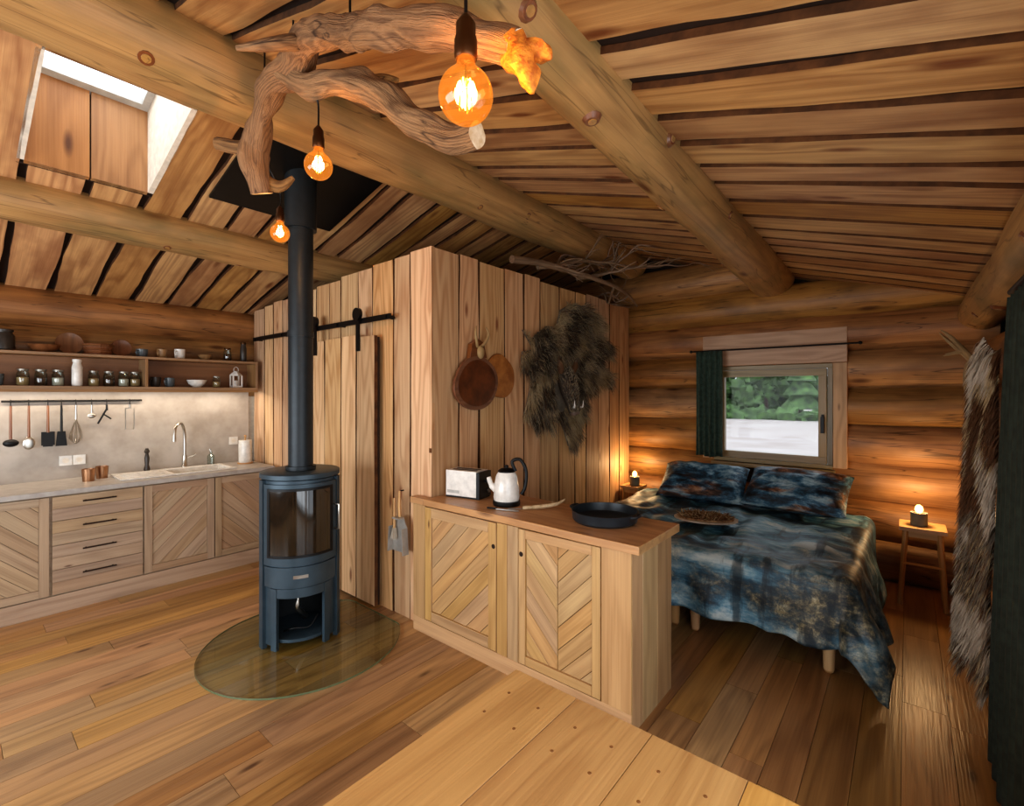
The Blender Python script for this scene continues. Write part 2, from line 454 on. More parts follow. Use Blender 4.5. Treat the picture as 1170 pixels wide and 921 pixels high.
# ceiling boards (live-edge, bark-dark sides)
SY0, SY1, SX0, SX1 = .29, .85, -3.78, -2.93
mb = MB()
dR = V((1, 0, -.30)).normalized(); nR = V((.30, 0, 1)).normalized()
dL = V((-1, 0, -.255)).normalized(); nL = V((-.255, 0, 1)).normalized()
kL = math.sqrt(1+.255**2); kR = math.sqrt(1+.09)
y = YF-.2
while y < YB+.3:
    w = RND.uniform(.22, .31)
    mb.board((RX, y+w/2, RZ), dR, 3.1*kR, (0, 1, 0), w-.054, nR, .026, 0, .015, side=2)
    y += w
ys = [YF-.2]
while ys[-1] < SY0-.4: ys.append(ys[-1]+.31)
ys = [q for q in ys if q < SY0-.15]+[SY0, (SY0+SY1)/2, SY1]
while ys[-1] < YB+.3: ys.append(ys[-1]+RND.uniform(.19, .27))
for a, b in zip(ys[:-1], ys[1:]):
    w = b-a; c = (a+b)/2
    if a >= SY0-.01 and b <= SY1+.01:
        mb.board((RX, c, RZ), dL, (RX-SX1)*kL, (0, 1, 0), w-.02, nL, .028, 0, .005, side=2)
        mb.board((SX0, c, ceil(SX0)), dL, (SX0-XL+.1)*kL, (0, 1, 0), w-.04, nL, .028, 0, .014, side=2)
    else:
        mb.board((RX, c, RZ), dL, (RX-XL+.1)*kL, (0, 1, 0), w-.042, nL, .028, 0, .016, side=2)
def slab(x0, x1, y0, y1, off0=.03, off1=.08, mat=1):
    vs = [(x, y, ceil(x)+o) for x in (x0, x1) for y in (y0, y1) for o in (off0, off1)]
    mb.add(vs, [(0,1,3,2),(4,6,7,5),(0,4,5,1),(2,3,7,6),(0,2,6,4),(1,5,7,3)], vs, mat)
slab(RX, XR+.4, YF-.4, YB+.5)
e_ = .035
slab(XL-.4, RX, YF-.4, SY0-e_); slab(XL-.4, RX, SY1+e_, YB+.5)
slab(XL-.4, SX0-e_, SY0-e_, SY1+e_); slab(SX1+e_, RX, SY0-e_, SY1+e_)
mb.obj('ceiling', [M_ceil, M_dark, M_bedge], 40)

# skylight shaft + frame
mb = MB()
H = .55
def shaft(x0, x1, y0, y1, mat, t=.03):
    vs = [(x, y, ceil(x)+o) for x in (x0, x1) for y in (y0, y1) for o in (-.0, H)]
    mb.add(vs, [(0,1,3,2),(4,6,7,5),(0,4,5,1),(2,3,7,6),(0,2,6,4),(1,5,7,3)], [(v[2], v[1], v[0]) for v in vs], mat)
ym = (SY0+SY1)/2
shaft(SX0-.03, SX0, SY0, ym-.004, 0); shaft(SX0-.03, SX0, ym+.004, SY1, 0); shaft(SX0-.04, SX0-.031, SY0-.03, SY1+.03, 3)
shaft(SX1, SX1+.03, SY0, SY1, 0)
shaft(SX0, SX1, SY1, SY1+.03, 1)
shaft(SX0, SX1, SY0-.03, SY0, 1)
def fr(x0, x1, y0, y1):
    vs = [(x, y, ceil(x)+o) for x in (x0, x1) for y in (y0, y1) for o in (H-.03, H+.04)]
    mb.add(vs, [(0,1,3,2),(4,6,7,5),(0,4,5,1),(2,3,7,6),(0,2,6,4),(1,5,7,3)], vs, 2)
fr(SX0-.03, SX0+.05, SY0-.03, SY1+.03); fr(SX1-.05, SX1+.03, SY0-.03, SY1+.03)
fr(SX0+.05, SX1-.05, SY0-.03, SY0+.04); fr(SX0+.05, SX1-.05, SY1-.04, SY1+.03)
vs = [(x, y, ceil(x)+H+.01) for x, y in ((SX0+.05, SY0+.04), (SX1-.05, SY0+.04), (SX1-.05, SY1-.04), (SX0+.05, SY1-.04))]
mb.add(vs, [(0, 1, 2, 3)], vs, 4)
mb.obj('window_skylight', [wood('shaft_boards', '#8d5e33', '#b98653', rings=10, ringw=.35, tone=.1), M_offw, plain('grey_frame', '#c9c9c6', .5), M_dark, M_glass], 30)

# beams
def beam(name, x, z, r0, r1, y0=YF-.3, y1=YB+.05, bow=.02, xn=None):
    mb = MB(); n = 34
    xn = x if xn is None else xn
    path = []; rad = []
    for i in range(n+1):
        t = i/n
        path.append((xn+(x-xn)*t+bow*nz(t*3, x), y0+(y1-y0)*t, z+bow*nz(t*3, x, 7))); rad.append((r0+(r1-r0)*t)*(1+.05*nz(t*9, x, 2)))
    mb.tube(path, rad, 30, 0, .08, 1, jf=1.5)
    # knots / branch stubs: dark ring with paler heart
    for k in range(15):
        t = (k+.5)/15; yy = y0+(y1-y0)*t; a = RND.uniform(-3.0, -.1)
        rr = (r0+(r1-r0)*t)
        d = V((math.cos(a), 0, math.sin(a)))
        c = V((xn+(x-xn)*t, yy, z)); q = RND.uniform(.7, 1.1)
        mb.tube([c+d*rr*.9, c+d*(rr+.004)], [.042*q, .030*q], 12, 2)
        mb.tube([c+d*rr*.9, c+d*(rr+.007)], [.024*q, .018*q], 12, 0)
    return mb.obj(name, [M_log, M_cut, M_plaq], 50)
beam('ridge_beam', RX, 3.15, .205, .18)
beam('purlin_beam', -1.03, 2.755, .075, .195, xn=-.78)
beam('purlin_beam', -4.12, 2.80, .15, .14)
beam('wall_plate_beam', .45, 2.26, .15, .14)

# partition walls
mb = MB()
PX, PY, PZ = -2.51, 2.15, 2.63
mb.box((PX-.09, PY+.03, 0), (PX-.03, YB-.03, PZ-.02), 1)
mb.box((XL+.03, PY+.03, 0), (PX-.03, PY+.09, 2.48), 1)
y = PY
while y < YB-.04:
    w = min(RND.uniform(.2, .3), YB-.03-y)
    if YB-.03-(y+w) < .1: w = YB-.03-y
    mb.board((PX-.03+RND.uniform(-.004, .004), y+w/2, 0), (0, 0, 1), PZ+RND.uniform(-.012, .018), (0, 1, 0), w-.016, (1, 0, 0), .028, 0, .008, side=2)
    y += w
x = PX
while x > XL+.02:
    w = min(RND.uniform(.19, .27), x-(XL+.02))
    if x-w-(XL+.02) < .1: w = x-(XL+.02)
    top = 2.64-.045*(PX-x)
    mb.board((x-w/2, PY+.03+RND.uniform(-.004, .004), 0), (0, 0, 1), top+RND.uniform(-.01, .01), (1, 0, 0), w-(.016 if x < PX else .008), (0, -1, 0), .028, 0, .007, side=(2 if x < PX else None))
    x -= w
mb.obj('wall_partition', [M_larch, M_dark, M_bedge], 40)

# sliding door
mb = MB()
x = -4.02
for w in (.23, .26, .22, .25):
    mb.board((x+w/2, 2.10, .03), (0, 0, 1), 2.04+RND.uniform(-.01, .01), (1, 0, 0), w-.014, (0, -1, 0), .03, 0, .005, side=3)
    x += w
mb.box((-4.02, 2.10, .03), (-3.06, 2.112, 2.05), 2)
for xx in (-3.93, -3.27):
    mb.box((xx-.02, 2.052, 1.95), (xx+.02, 2.066, 2.2), 1)
    mb.tube([(xx, 2.04, 2.235), (xx, 2.068, 2.235)], .05, 20, 1)
mb.obj('door_1', [M_larch, M_black, M_dark, M_bedge], 40)
mb = MB()
mb.box((-5.25, 2.074, 2.165), (-2.88, 2.086, 2.205), 0)
for xx in (-5.2, -4.6, -3.6, -2.93): mb.tube([(xx, 2.062, 2.185), (xx, 2.145, 2.185)], .015, 10, 0)
mb.obj('sliding_door_rail', [M_black], 30)

# window in back wall
mb = MB()
f0, f1 = YB-.02, YB+.09
mb.box((WX0, f0, WZ0), (WX1, f1, WZ0+.04), 0, 0); mb.box((WX0, f0, WZ1-.04), (WX1, f1, WZ1), 0, 0)
mb.box((WX0, f0, WZ0+.04), (WX0+.04, f1, WZ1-.04), 0, 2); mb.box((WX1-.04, f0, WZ0+.04), (WX1, f1, WZ1-.04), 0, 2)
a0, a1, b0, b1 = WX0+.045, WX1-.045, WZ0+.045, WZ1-.045
g0, g1 = f0-.015, f0+.05
mb.box((a0, g0, b0), (a1, g1, b0+.065), 0, 0); mb.box((a0, g0, b1-.065), (a1, g1, b1), 0, 0)
mb.box((a0, g0, b0+.065), (a0+.065, g1, b1-.065), 0, 2); mb.box((a1-.065, g0, b0+.065), (a1, g1, b1-.065), 0, 2)
gp = [(a0+.06, f0+.01, b0+.06), (a1-.06, f0+.01, b0+.06), (a1-.06, f0+.01, b1-.06), (a0+.06, f0+.01, b1-.06)]
mb.add(gp, [(0, 1, 2, 3)], gp, 1)
mb.box((a1-.04, g0-.02, 1.37), (a1-.02, g0, 1.43), 2); mb.box((a1-.045, g0-.035, 1.26), (a1-.015, g0-.02, 1.41), 2)
mb.obj('window_1', [M_frame, M_glass, M_black], 30, .003)
mb = MB()
mb.box((WX0-.1, YB-.06, 1.905), (WX1+.11, YB+.02, 2.06), 0, 0); mb.box((WX0-.1, YB-.055, 2.065), (WX1+.11, YB+.02, 2.22), 0, 0)
mb.box((WX1+.005, YB-.055, .95), (WX1+.11, YB+.02, 1.90), 0, 2); mb.box((WX0-.1, YB-.055, .95), (WX0-.005, YB+.02, 1.90), 0, 2)
mb.box((WX0-.02, YB-.05, .885), (WX1+.02, YB+.02, .925), 1, 0)
# reveal lining
mb.box((WX0-.02, YB+.02, .88), (WX0-.003, YB+.34, 1.95), 0, 1); mb.box((WX1+.003, YB+.02, .88), (WX1+.02, YB+.34, 1.95), 0, 1)
mb.box((WX0, YB+.1, WZ1+.003), (WX1, YB+.34, 1.95), 0, 0); mb.box((WX0, YB+.1, .88), (WX1, YB+.34, WZ0-.003), 0, 0)
mb.obj('trim_1', [M_case, M_frame], 30, .003)
mb = MB()
mb.tube([(-1.74, 5.05, 2.06), (-.32, 5.05, 2.06)], .008, 10, 0)
mb.ell((-1.75, 5.05, 2.06), (.016, .016, .016), 0); mb.ell((-.31, 5.05, 2.06), (.016, .016, .016), 0)
for xx in (-1.6, -.4): mb.tube([(xx, 5.05, 2.06), (xx, 5.145, 2.06)], .006, 8, 0)
mb.obj('curtain_rod', [M_black], 30)
def curtain(name, p0, p1, z0, z1, folds, amp, mat, topk=1.0, nrm=(0, 1, 0)):
    mb = MB(); p0 = V(p0); p1 = V(p1); nn = V(nrm)
    def fn(a, b):
        z = z0+(z1-z0)*b
        k = 1+(topk-1)*b**1.5
        q = p0+(p1-p0)*(a*k)
        return q+nn*(amp*math.sin(a*folds*2*math.pi+.6*math.sin(b*3))*(.6+.4*(1-b)))+V((0, 0, z+.008*math.sin(a*9)*(1-b)))
    mb.grid(fn, folds*10, 18, 0)
    return mb.obj(name, [mat], 80, solid=.004, recalc=False)
curtain('window_curtain', (-1.69, 5.03, 0), (-1.43, 5.03, 0), .98, 2.055, 5, .022, M_green)
curtain('door_curtain', (.30, 1.9, 0), (.30, 2.93, 0), .03, 1.97, 8, .03, M_dgreen, .58, (1, 0, 0))
mb = MB(); mb.tube([(.30, -1.3, 2.0), (.30, 2.56, 2.0)], .012, 10, 0)
for yy in (-1.2, .6, 2.45): mb.tube([(.30, yy, 2.0), (.345, yy, 2.02)], .008, 8, 0)
mb.obj('door_curtain_rod', [M_black], 30)

# glazed frames in the right wall and front wall (behind camera)
mb = MB()
for yy in (-1.3, -.05, 1.2, 2.39): mb.box((XR+.06, yy, 0), (XR+.14, yy+.06, 2.02), 0, 2)
mb.box((XR+.06, -1.3, 2.02), (XR+.14, 2.45, 2.1), 0, 1); mb.box((XR+.06, -1.3, 0), (XR+.14, 2.45, .05), 0, 1)
mb.obj('glazed_door', [M_frame], 30, .003)  # frame of the glazed patio door beside the curtain
mb = MB()
for xx in (-4.4, -3.3, -2.2, -1.06): mb.box((xx, YF-.12, .5), (xx+.06, YF-.04, 2.0), 0, 2)
mb.box((-4.4, YF-.12, 2.0), (-1.0, YF-.04, 2.06), 0, 0); mb.box((-4.4, YF-.12, .44), (-1.0, YF-.04, .5), 0, 0)
mb.obj('added_front_window', [M_frame], 30, .003)  # unseen front window, added to hold an area lamp

# ------------------------------------------------------------ cabinets
def clip(poly, nx, ny, c):   # keep nx*a+ny*b <= c
    out = []
    for i in range(len(poly)):
        p = poly[i]; q = poly[(i+1) % len(poly)]
        dp = nx*p[0]+ny*p[1]-c; dq = nx*q[0]+ny*q[1]-c
        if dp <= 0: out.append(p)
        if (dp < 0 < dq) or (dq < 0 < dp):
            t = dp/(dp-dq); out.append((p[0]+(q[0]-p[0])*t, p[1]+(q[1]-p[1])*t))
    return out
def slats(mb, place, a0, b0, a1, b1, sgn, w=.085, d0=0, d1=.012, mat=0):
    r = math.sqrt(.5); nx, ny = r, -r*sgn
    vals = [nx*a+ny*b for a in (a0, a1) for b in (b0, b1)]
    k = math.floor(min(vals)/w)
    while k*w < max(vals):
        p = [(a0, b0), (a1, b0), (a1, b1), (a0, b1)]
        p = clip(p, nx, ny, (k+1)*w-.0012)
        if p: p = clip(p, -nx, -ny, -k*w-.0012)
        if len(p) >= 3: mb.prism(p, place, d0, d1, mat, (-ny, nx))
        k += 1
def pbox(mb, place, a0, b0, a1, b1, d0, d1, mat=0, vertical=False):
    mb.prism([(a0, b0), (a1, b0), (a1, b1), (a0, b1)], place, d0, d1, mat, (0, 1) if vertical else (1, 0))
def cdoor(mb, place, a0, a1, b0, b1, chev=(1,), s=.06, wood=0, dark=1):
    pbox(mb, place, a0+.002, b0, a0+s, b1, 0, .022, wood, True); pbox(mb, place, a1-s, b0, a1-.002, b1, 0, .022, wood, True)
    pbox(mb, place, a0+s+.001, b0, a1-s-.001, b0+s, 0, .022, wood); pbox(mb, place, a0+s+.001, b1-s, a1-s-.001, b1, 0, .022, wood)
    pbox(mb, place, a0+.01, b0+.01, a1-.01, b1-.01, -.002, .002, dark)
    n = len(chev); w = (a1-a0-2*s)/n
    for i, c in enumerate(chev): slats(mb, place, a0+s+.002+w*i, b0+s+.002, a0+s+w*(i+1)-.002, b1-s-.002, c, d0=.003, d1=.013, mat=wood)

# sideboard (divider between living area and bed)
mb = MB()
pl = lambda a, b, d: (a, 2.10-d, b)
mb.box((-2.49, 2.155, .02), (-1.02, 2.56, .865), 0, 0)
mb.box((-2.62, 2.10, .02), (-1.02, 2.146, .865), 0, 0)
pbox(mb, pl, -2.62, .0, -1.0, .10, 0, .02, 0)
pbox(mb, pl, -2.62, .10, -2.50, .865, 0, .02, 0, True)
pbox(mb, pl, -1.85, .10, -1.77, .865, 0, .02, 0, True); pbox(mb, pl, -1.768, .10, -1.69, .865, 0, .02, 0, True)
pbox(mb, pl, -1.16, .10, -1.0, .865, 0, .02, 0, True)
cdoor(mb, pl, -2.497, -1.853, .105, .86, (1,), .065)
cdoor(mb, pl, -1.687, -1.163, .105, .86, (-1, 1), .05)
mb.box((-1.02, 2.085, 0), (-.998, 2.20, .865), 0, 2); mb.box((-1.02, 2.202, 0), (-.998, 2.38, .865), 0, 2); mb.box((-1.02, 2.382, 0), (-.998, 2.57, .865), 0, 2)
mb.tube([pl(-1.875, .72, .02), pl(-1.875, .72, .024)], .014, 16, 1); mb.tube([pl(-1.665, .72, .02), pl(-1.665, .72, .024)], .014, 16, 1)
mb.board((-2.5, 2.325, .868), (1, 0, 0), 1.545, (0, 1, 0), .51, (0, 0, 1), .042, 2, .012)
mb.board((-2.645, 2.108, .868), (1, 0, 0), .14, (0, 1, 0), .07, (0, 0, 1), .042, 2, .003)
mb.obj('sideboard_cabinet', [M_cab, M_dark, wood('sideboard_top', '#a06a32', '#d09a58', rings=9, rough=.4, ringw=.3, tone=.05)], 30, .0025)

# kitchen units
KX = -4.82
mb = MB()
pk = lambda a, b, d: (KX+d-.02, a, b)
mb.box((XL+.03, YF+.15, 0), (KX-.022, 2.1, .74), 0, 1)
mb.box((KX-.06, YF+.15, .74), (KX-.022, 2.1, .868), 0, 1)
pbox(mb, pk, YF+.15, 0, 2.1, .13, 0, .018, 0)
ydoors = [(-1.75, -1.15, (1,)), (-1.14, -.58, (-1,)), (-.57, -.03, (1,)), (-.02, .50, (-1,)), (1.06, 1.575, (1,)), (1.58, 2.085, (-1,))]
for a, b, c in ydoors: cdoor(mb, pk, a, b, .14, .86, c, .055)
z = .14
for i in range(4):
    h = .18
    pbox(mb, pk, .515, z+.002, 1.05, z+h/2-.001, 0, .022, 0); pbox(mb, pk, .515, z+h/2+.001, 1.05, z+h-.002, 0, .022, 0)
    zc = z+h*.72
    mb.tube([pk(.68, zc, .045), pk(.88, zc, .045)], .006, 8, 1)
    for q in (.7, .86): mb.tube([pk(q, zc, .02), pk(q, zc, .045)], .005, 8, 1)
    z += h
mb.obj('kitchen_cabinet', [M_kit, M_dark], 30, .002)
# worktop with sink cut-out
mb = MB()
T0, T1 = .872, .91; xa, xb = XL+.024, -4.79; ya, yb = YF+.15, 2.1
sx0, sx1, sy0, sy1 = -5.27, -4.93, 1.30, 1.76
mb.box((xa, ya, T0), (xb, sy0, T1), 0, 1); mb.box((xa, sy1, T0), (xb, yb, T1), 0, 1)
mb.box((xa, sy0, T0), (sx0, sy1, T1), 0, 1); mb.box((sx1, sy0, T0), (xb, sy1, T1), 0, 1)
mb.obj('worktop', [M_top], 30, .003)
mb = MB()
r = .03
T1s = T1+.0005
mb.box((sx0-r, .93, T1s), (sx1+r, sy0, T1+.012), 0)
mb.box((sx0-r, sy1, T1s), (sx1+r, sy1+r, T1+.012), 0); mb.box((sx0-r, sy0, T1s), (sx0, sy1, T1+.012), 0); mb.box((sx1, sy0, T1s), (sx1+r, sy1, T1+.012), 0)
for i in range(6): mb.box((sx0+.03+i*.05, .97, T1+.012), (sx0+.045+i*.05, 1.26, T1+.016), 0)
b0 = .76
mb.box((sx0+.001, sy0+.001, b0-.01), (sx1-.001, sy1-.001, b0), 0)
mb.box((sx0+.001, sy0+.001, b0), (sx0+.008, sy1-.001, T1+.01), 0); mb.box((sx1-.008, sy0+.001, b0), (sx1-.001, sy1-.001, T1+.01), 0)
mb.box((sx0+.008, sy0+.001, b0), (sx1-.008, sy0+.008, T1+.01), 0); mb.box((sx0+.008, sy1-.008, b0), (sx1-.008, sy1-.001, T1+.01), 0)
mb.obj('kitchen_sink', [M_white], 30, .003)
mb = MB()
bx, by = -5.34, 1.49
mb.lathe((bx, by, T1), [(.028, 0), (.028, .02), (.02, .03), (.02, .12)], 20, 0)
mb.tube(curve_pts([(bx, by, 1.0), (bx, by, 1.22), (bx+.02, by-.02, 1.31), (bx+.08, by-.06, 1.345), (bx+.14, by-.11, 1.31), (bx+.155, by-.125, 1.22)]), .0125, 12, 0)
mb.tube([(bx+.155, by-.125, 1.23), (bx+.155, by-.125, 1.18)], .016, 12, 0)
mb.tube([(bx, by+.02, 1.0), (bx+.02, by+.09, 1.03)], .007, 10, 0)
mb.obj('kitchen_tap', [M_steel], 40)

# wall shelf
mb = MB()
S0, S1, Z0, Z1 = XL+.03, -5.19, 1.655, 1.95
ya, yb = -1.2, 2.1
mb.box((S0, ya, Z0), (S1, yb, Z0+.028), 0, 1); mb.box((S0, ya, Z1-.022), (S1, yb, Z1), 0, 1)
for yy in (ya, -.35, 1.15, yb-.022): mb.box((S0, yy, Z0+.028), (S1, yy+.022, Z1-.022), 0, 2)
mb.box((S0, ya, Z0+.028), (S0+.01, yb, Z1-.022), 1, 1)
mb.box((S1-.015, ya, Z0-.02), (S1, yb, Z0), 0, 1)
mb.obj('wall_shelf', [wood('shelf_oak', '#7d5937', '#a88058', rings=9, ringw=.3, tone=.08), wood('shelf_back', '#6b4526', '#90643c', rings=9, ringw=.3, tone=.08)], 30, .002)

# shelf objects
def jar(name, x, y, z, r, h, mats, lid=True):
    mb = MB()
    mb.lathe((x, y, z), [(r*.85, 0), (r, .01), (r, h*.7), (r*.75, h*.86), (r*.78, h*.9)], 20, 0)
    if lid: mb.lathe((x, y, z+h*.9), [(r*.85, 0), (r*.88, .004), (r*.88, h*.1), (r*.3, h*.12)], 20, 1)
    if len(mats) > 2: mb.lathe((x, y, z), [(r*.8, .004), (r*.93, .012), (r*.93, h*.5), (r*.2, h*.55)], 18, 2)
    mb.obj(name, mats, 40)
def cup(name, x, y, z, r, h, mat, ang=0):
    mb = MB()
    mb.lathe((x, y, z), [(r*.7, 0), (r*.9, h*.15), (r, h), (r*.9, h), (r*.8, h*.2), (0, h*.12)], 20, 0)
    ca, sa = math.cos(ang), math.sin(ang)
    mb.tube(curve_pts([(x+ca*r*.9, y+sa*r*.9, z+h*.8), (x+ca*r*1.6, y+sa*r*1.6, z+h*.7), (x+ca*r*1.5, y+sa*r*1.5, z+h*.35), (x+ca*r*.9, y+sa*r*.9, z+h*.25)], 4), .005, 8, 0)
    mb.obj(name, [mat], 40)
def bowl(name, x, y, z, r, h, mat):
    mb = MB()
    mb.lathe((x, y, z), [(r*.4, 0), (r*.45, h*.1), (r*.8, h*.45), (r, h), (r*.94, h), (r*.72, h*.5), (0, h*.18)], 24, 0)
    mb.obj(name, [mat], 40)
zt = Z1+.001; zl = Z0+.029; xs = -5.3
M_dk = plain('dark_stoneware', '#39332e', .35); M_blue = plain('blue_grey_ceramic', '#5c6468', .3); M_tanc = plain('tan_ceramic', '#9c7a52', .4)
M_lid = plain('tin_lid', '#9b968c', .4, .8); M_grain = plain('stored_grain', '#c8a676', .8); M_cof = plain('coffee_beans', '#4a2e1a', .8)
for i, yy in enumerate((.40, .50, .60, .82, .92, 1.02, 1.10)): jar('glass_jar', xs, yy, zl, .038, .13, [M_jar, M_lid, (M_grain, M_cof, M_offw)[i % 3]])
jar('white_vase', xs+.04, .71, zl, .035, .22, [M_white, M_white])
for yy in (-.2, -.05, .1, .26): cup('ceramic_mug', xs, yy, zl, .042, .09, M_white if yy < .2 else M_blue, -.6)
cup('ceramic_mug', xs, 1.25, zl, .042, .09, M_dk, -.9); cup('ceramic_mug', xs, 1.36, zl, .04, .085, M_blue, -.9)
bowl('serving_bowl', xs, 1.58, zl, .085, .07, M_white); jar('glass_jar', xs, 1.75, zl, .035, .11, [M_jar, M_lid, M_grain])
def lantern(x, y, z):
    mb = MB()
    mb.box((x-.045, y-.045, z), (x+.045, y+.045, z+.02), 0)
    for a in (-.04, .04):
        for b in (-.04, .04): mb.box((x+a-.006, y+b-.006, z+.02), (x+a+.006, y+b+.006, z+.12), 0)
    mb.lathe((x, y, z+.12), [(.062, 0), (.06, .01), (.02, .045), (.01, .05)], 4, 0, None)
    mb.lathe((x, y, z+.02), [(.018, 0), (.018, .05), (.002, .055)], 12, 0)
    t = curve_pts([(x, y-.02, z+.165), (x, y-.02, z+.195), (x, y, z+.21), (x, y+.02, z+.195), (x, y+.02, z+.165)], 4)
    mb.tube(t, .003, 6, 0)
    mb.obj('candle_lantern', [M_white], 30)
lantern(xs, 1.93, zl)
bowl('serving_bowl', xs, -.1, zt, .1, .1, M_dk); cup('ceramic_mug', xs, .12, zt, .05, .12, M_tanc, -.6); jar('stoneware_jug', xs, .3, zt, .06, .16, [M_dk, M_dk])
bowl('serving_bowl', xs, .52, zt, .1, .06, M_plaq)
def basket(x, y, z, r, h):
    mb = MB()
    for k in range(7):
        rr = r*(.85+.15*k/6)
        mb.tube([(x+rr*math.cos(a*.3142), y+rr*math.sin(a*.3142), z+.006+k*h/7) for a in range(21)], h/12, 6, 0)
    mb.lathe((x, y, z), [(r*.85, 0), (r*.85, .008)], 20, 0)
    mb.obj('wicker_basket', [M_plaq], 40)
basket(xs, .85, zt, .1, .09)
cup('ceramic_mug', xs, 1.15, zt, .045, .07, M_blue, -.8); cup('ceramic_mug', xs, 1.3, zt, .04, .08, M_tanc, -.8); cup('ceramic_mug', xs, 1.44, zt, .045, .09, M_white, -.8)
bowl('serving_bowl', xs, 1.65, zt, .06, .05, M_tanc); jar('glass_jar', xs, 1.85, zt, .035, .13, [M_jar, M_brass, M_cof]); jar('oil_bottle', xs, 2.0, zt, .03, .2, [M_dk, M_brass])
mb = MB()
for yy, r_ in ((.68, .09), (1.02, .075), (-.45, .11)):
    Mp = Matrix.Translation((XL+.055, yy, zt+r_)) @ Matrix.Rotation(math.radians(80), 4, 'Y')
    mb.lathe((0, 0, 0), [(r_*.6, 0), (r_*.65, .004), (r_, .014), (r_*.98, .018), (r_*.6, .008), (0, .008)], 28, 0, Mp)
mb.obj('stoneware_plates', [M_plaq], 40)

# utensil rail
mb = MB()
ux = XL+.055
mb.tube([(ux, .29, 1.56), (ux, 1.17, 1.56)], .009, 10, 0)
for yy in (.33, .74, 1.13): mb.tube([(XL+.021, yy, 1.56), (ux, yy, 1.56)], .007, 8, 0)
def hookh(y, l0, mat=0):
    mb.tube(curve_pts([(ux, y, 1.572), (ux+.014, y, 1.56), (ux+.01, y, 1.54), (ux+.01, y, 1.52)], 3), .003, 6, 0)
    mb.tube([(ux+.012, y, 1.525), (ux+.012, y, 1.525-l0)], [.007, .009], 8, mat)
hookh(.34, .26, 2); mb.ell((ux+.03, .34, 1.235), (.028, .045, .03), 0)
hookh(.44, .25, 2); mb.ell((ux+.014, .44, 1.225), (.006, .036, .05), 1)
hookh(.55, .22, 2); mb.box((ux+.008, .51, 1.2), (ux+.014, .59, 1.31), 0); mb.box((ux+.009, .52, 1.19), (ux+.013, .58, 1.2), 0)
hookh(.63, .22, 0); mb.prism([(-.025, 0), (.025, 0), (.035, -.12), (-.035, -.12)], lambda a, b, d: (ux+.008+d, .63+a, 1.31+b), 0, .006, 0)
hookh(.72, .12, 1)
for k in range(8):
    a = k*math.pi/4
    mb.tube(curve_pts([(ux+.014, .72, 1.41), (ux+.014+.03*math.cos(a), .72+.034*math.sin(a), 1.30), (ux+.014+.032*math.cos(a), .72+.036*math.sin(a), 1.24), (ux+.014, .72, 1.2)], 5), .0025, 5, 1)
hookh(.82, .07, 1); mb.ell((ux+.014, .82, 1.43), (.006, .028, .02), 1)
hookh(.92, .05, 0); mb.tube([(ux+.012, .92, 1.49), (ux+.012, .86, 1.36)], .007, 8, 0)
mb.tube([(ux+.012, .90, 1.44), (ux+.012, .95, 1.40)], .006, 8, 0)
hookh(1.08, .03, 1)
mb.tube([(ux+.012, 1.05, 1.49), (ux+.012, 1.05, 1.3), (ux+.012, 1.11, 1.3), (ux+.012, 1.11, 1.49), (ux+.012, 1.05, 1.49)], .004, 6, 1)
mb.obj('utensil_rack', [M_black, M_steel, M_plaq], 40)
# outlets
def outlet(place, n):
    mb = MB()
    for i in range(n):
        a = i*.085
        mb.prism([(a-.04, -.04), (a+.04, -.04), (a+.04, .04), (a-.04, .04)], place, 0, .01, 0)
        c = V(place(a, 0, .009)); e = V(place(a, 0, .0115))
        mb.tube([c, e], .022, 16, 1)
    mb.obj('wall_outlet', [M_white, M_offw], 40)
outlet(lambda a, b, d: (XL+.021+d, .66+a, 1.06+b), 2)
outlet(lambda a, b, d: (XL+.021+d, 1.95+a, 1.13+b), 1)
# worktop objects
def tumbler(name, x, y, z, r, h, mat):
    mb = MB(); mb.lathe((x, y, z), [(r*.85, 0), (r, h), (r*.93, h), (r*.8, .01), (0, .008)], 22, 0); mb.obj(name, [mat], 40)
M_cop = plain('copper', '#b48a6a', .3, 1)
tumbler('metal_tumbler', -5.22, .86, T1, .045, .1, M_cop); tumbler('metal_tumbler', -5.12, .76, T1, .045, .1, M_cop)
mb = MB(); mb.lathe((-5.36, 1.2, T1), [(.022, 0), (.025, .02), (.015, .06), (.02, .12), (.012, .16), (.022, .18), (.01, .21)], 18, 0); mb.obj('pepper_mill', [M_dk], 40)
mb = MB(); mb.lathe((-5.36, 1.72, T1), [(.03, 0), (.032, .01), (.032, .09), (.012, .11), (.012, .13)], 18, 0)
mb.tube([(-5.36, 1.72, 1.04), (-5.36, 1.72, 1.065), (-5.33, 1.70, 1.065)], .005, 8, 1); mb.obj('soap_dispenser', [M_jar, M_steel], 40)
mb = MB(); mb.lathe((-5.2, 1.98, T1), [(.07, 0), (.07, .01), (.005, .012)], 24, 1)
mb.lathe((-5.2, 1.98, T1+.012), [(.058, 0), (.06, .005), (.06, .22), (.058, .225), (.02, .225)], 24, 0)
mb.lathe((-5.2, 1.98, T1+.23), [(.008, 0), (.008, .04), (.015, .05), (.003, .06)], 12, 1); mb.obj('paper_towel_roll', [M_white, M_stool], 40)

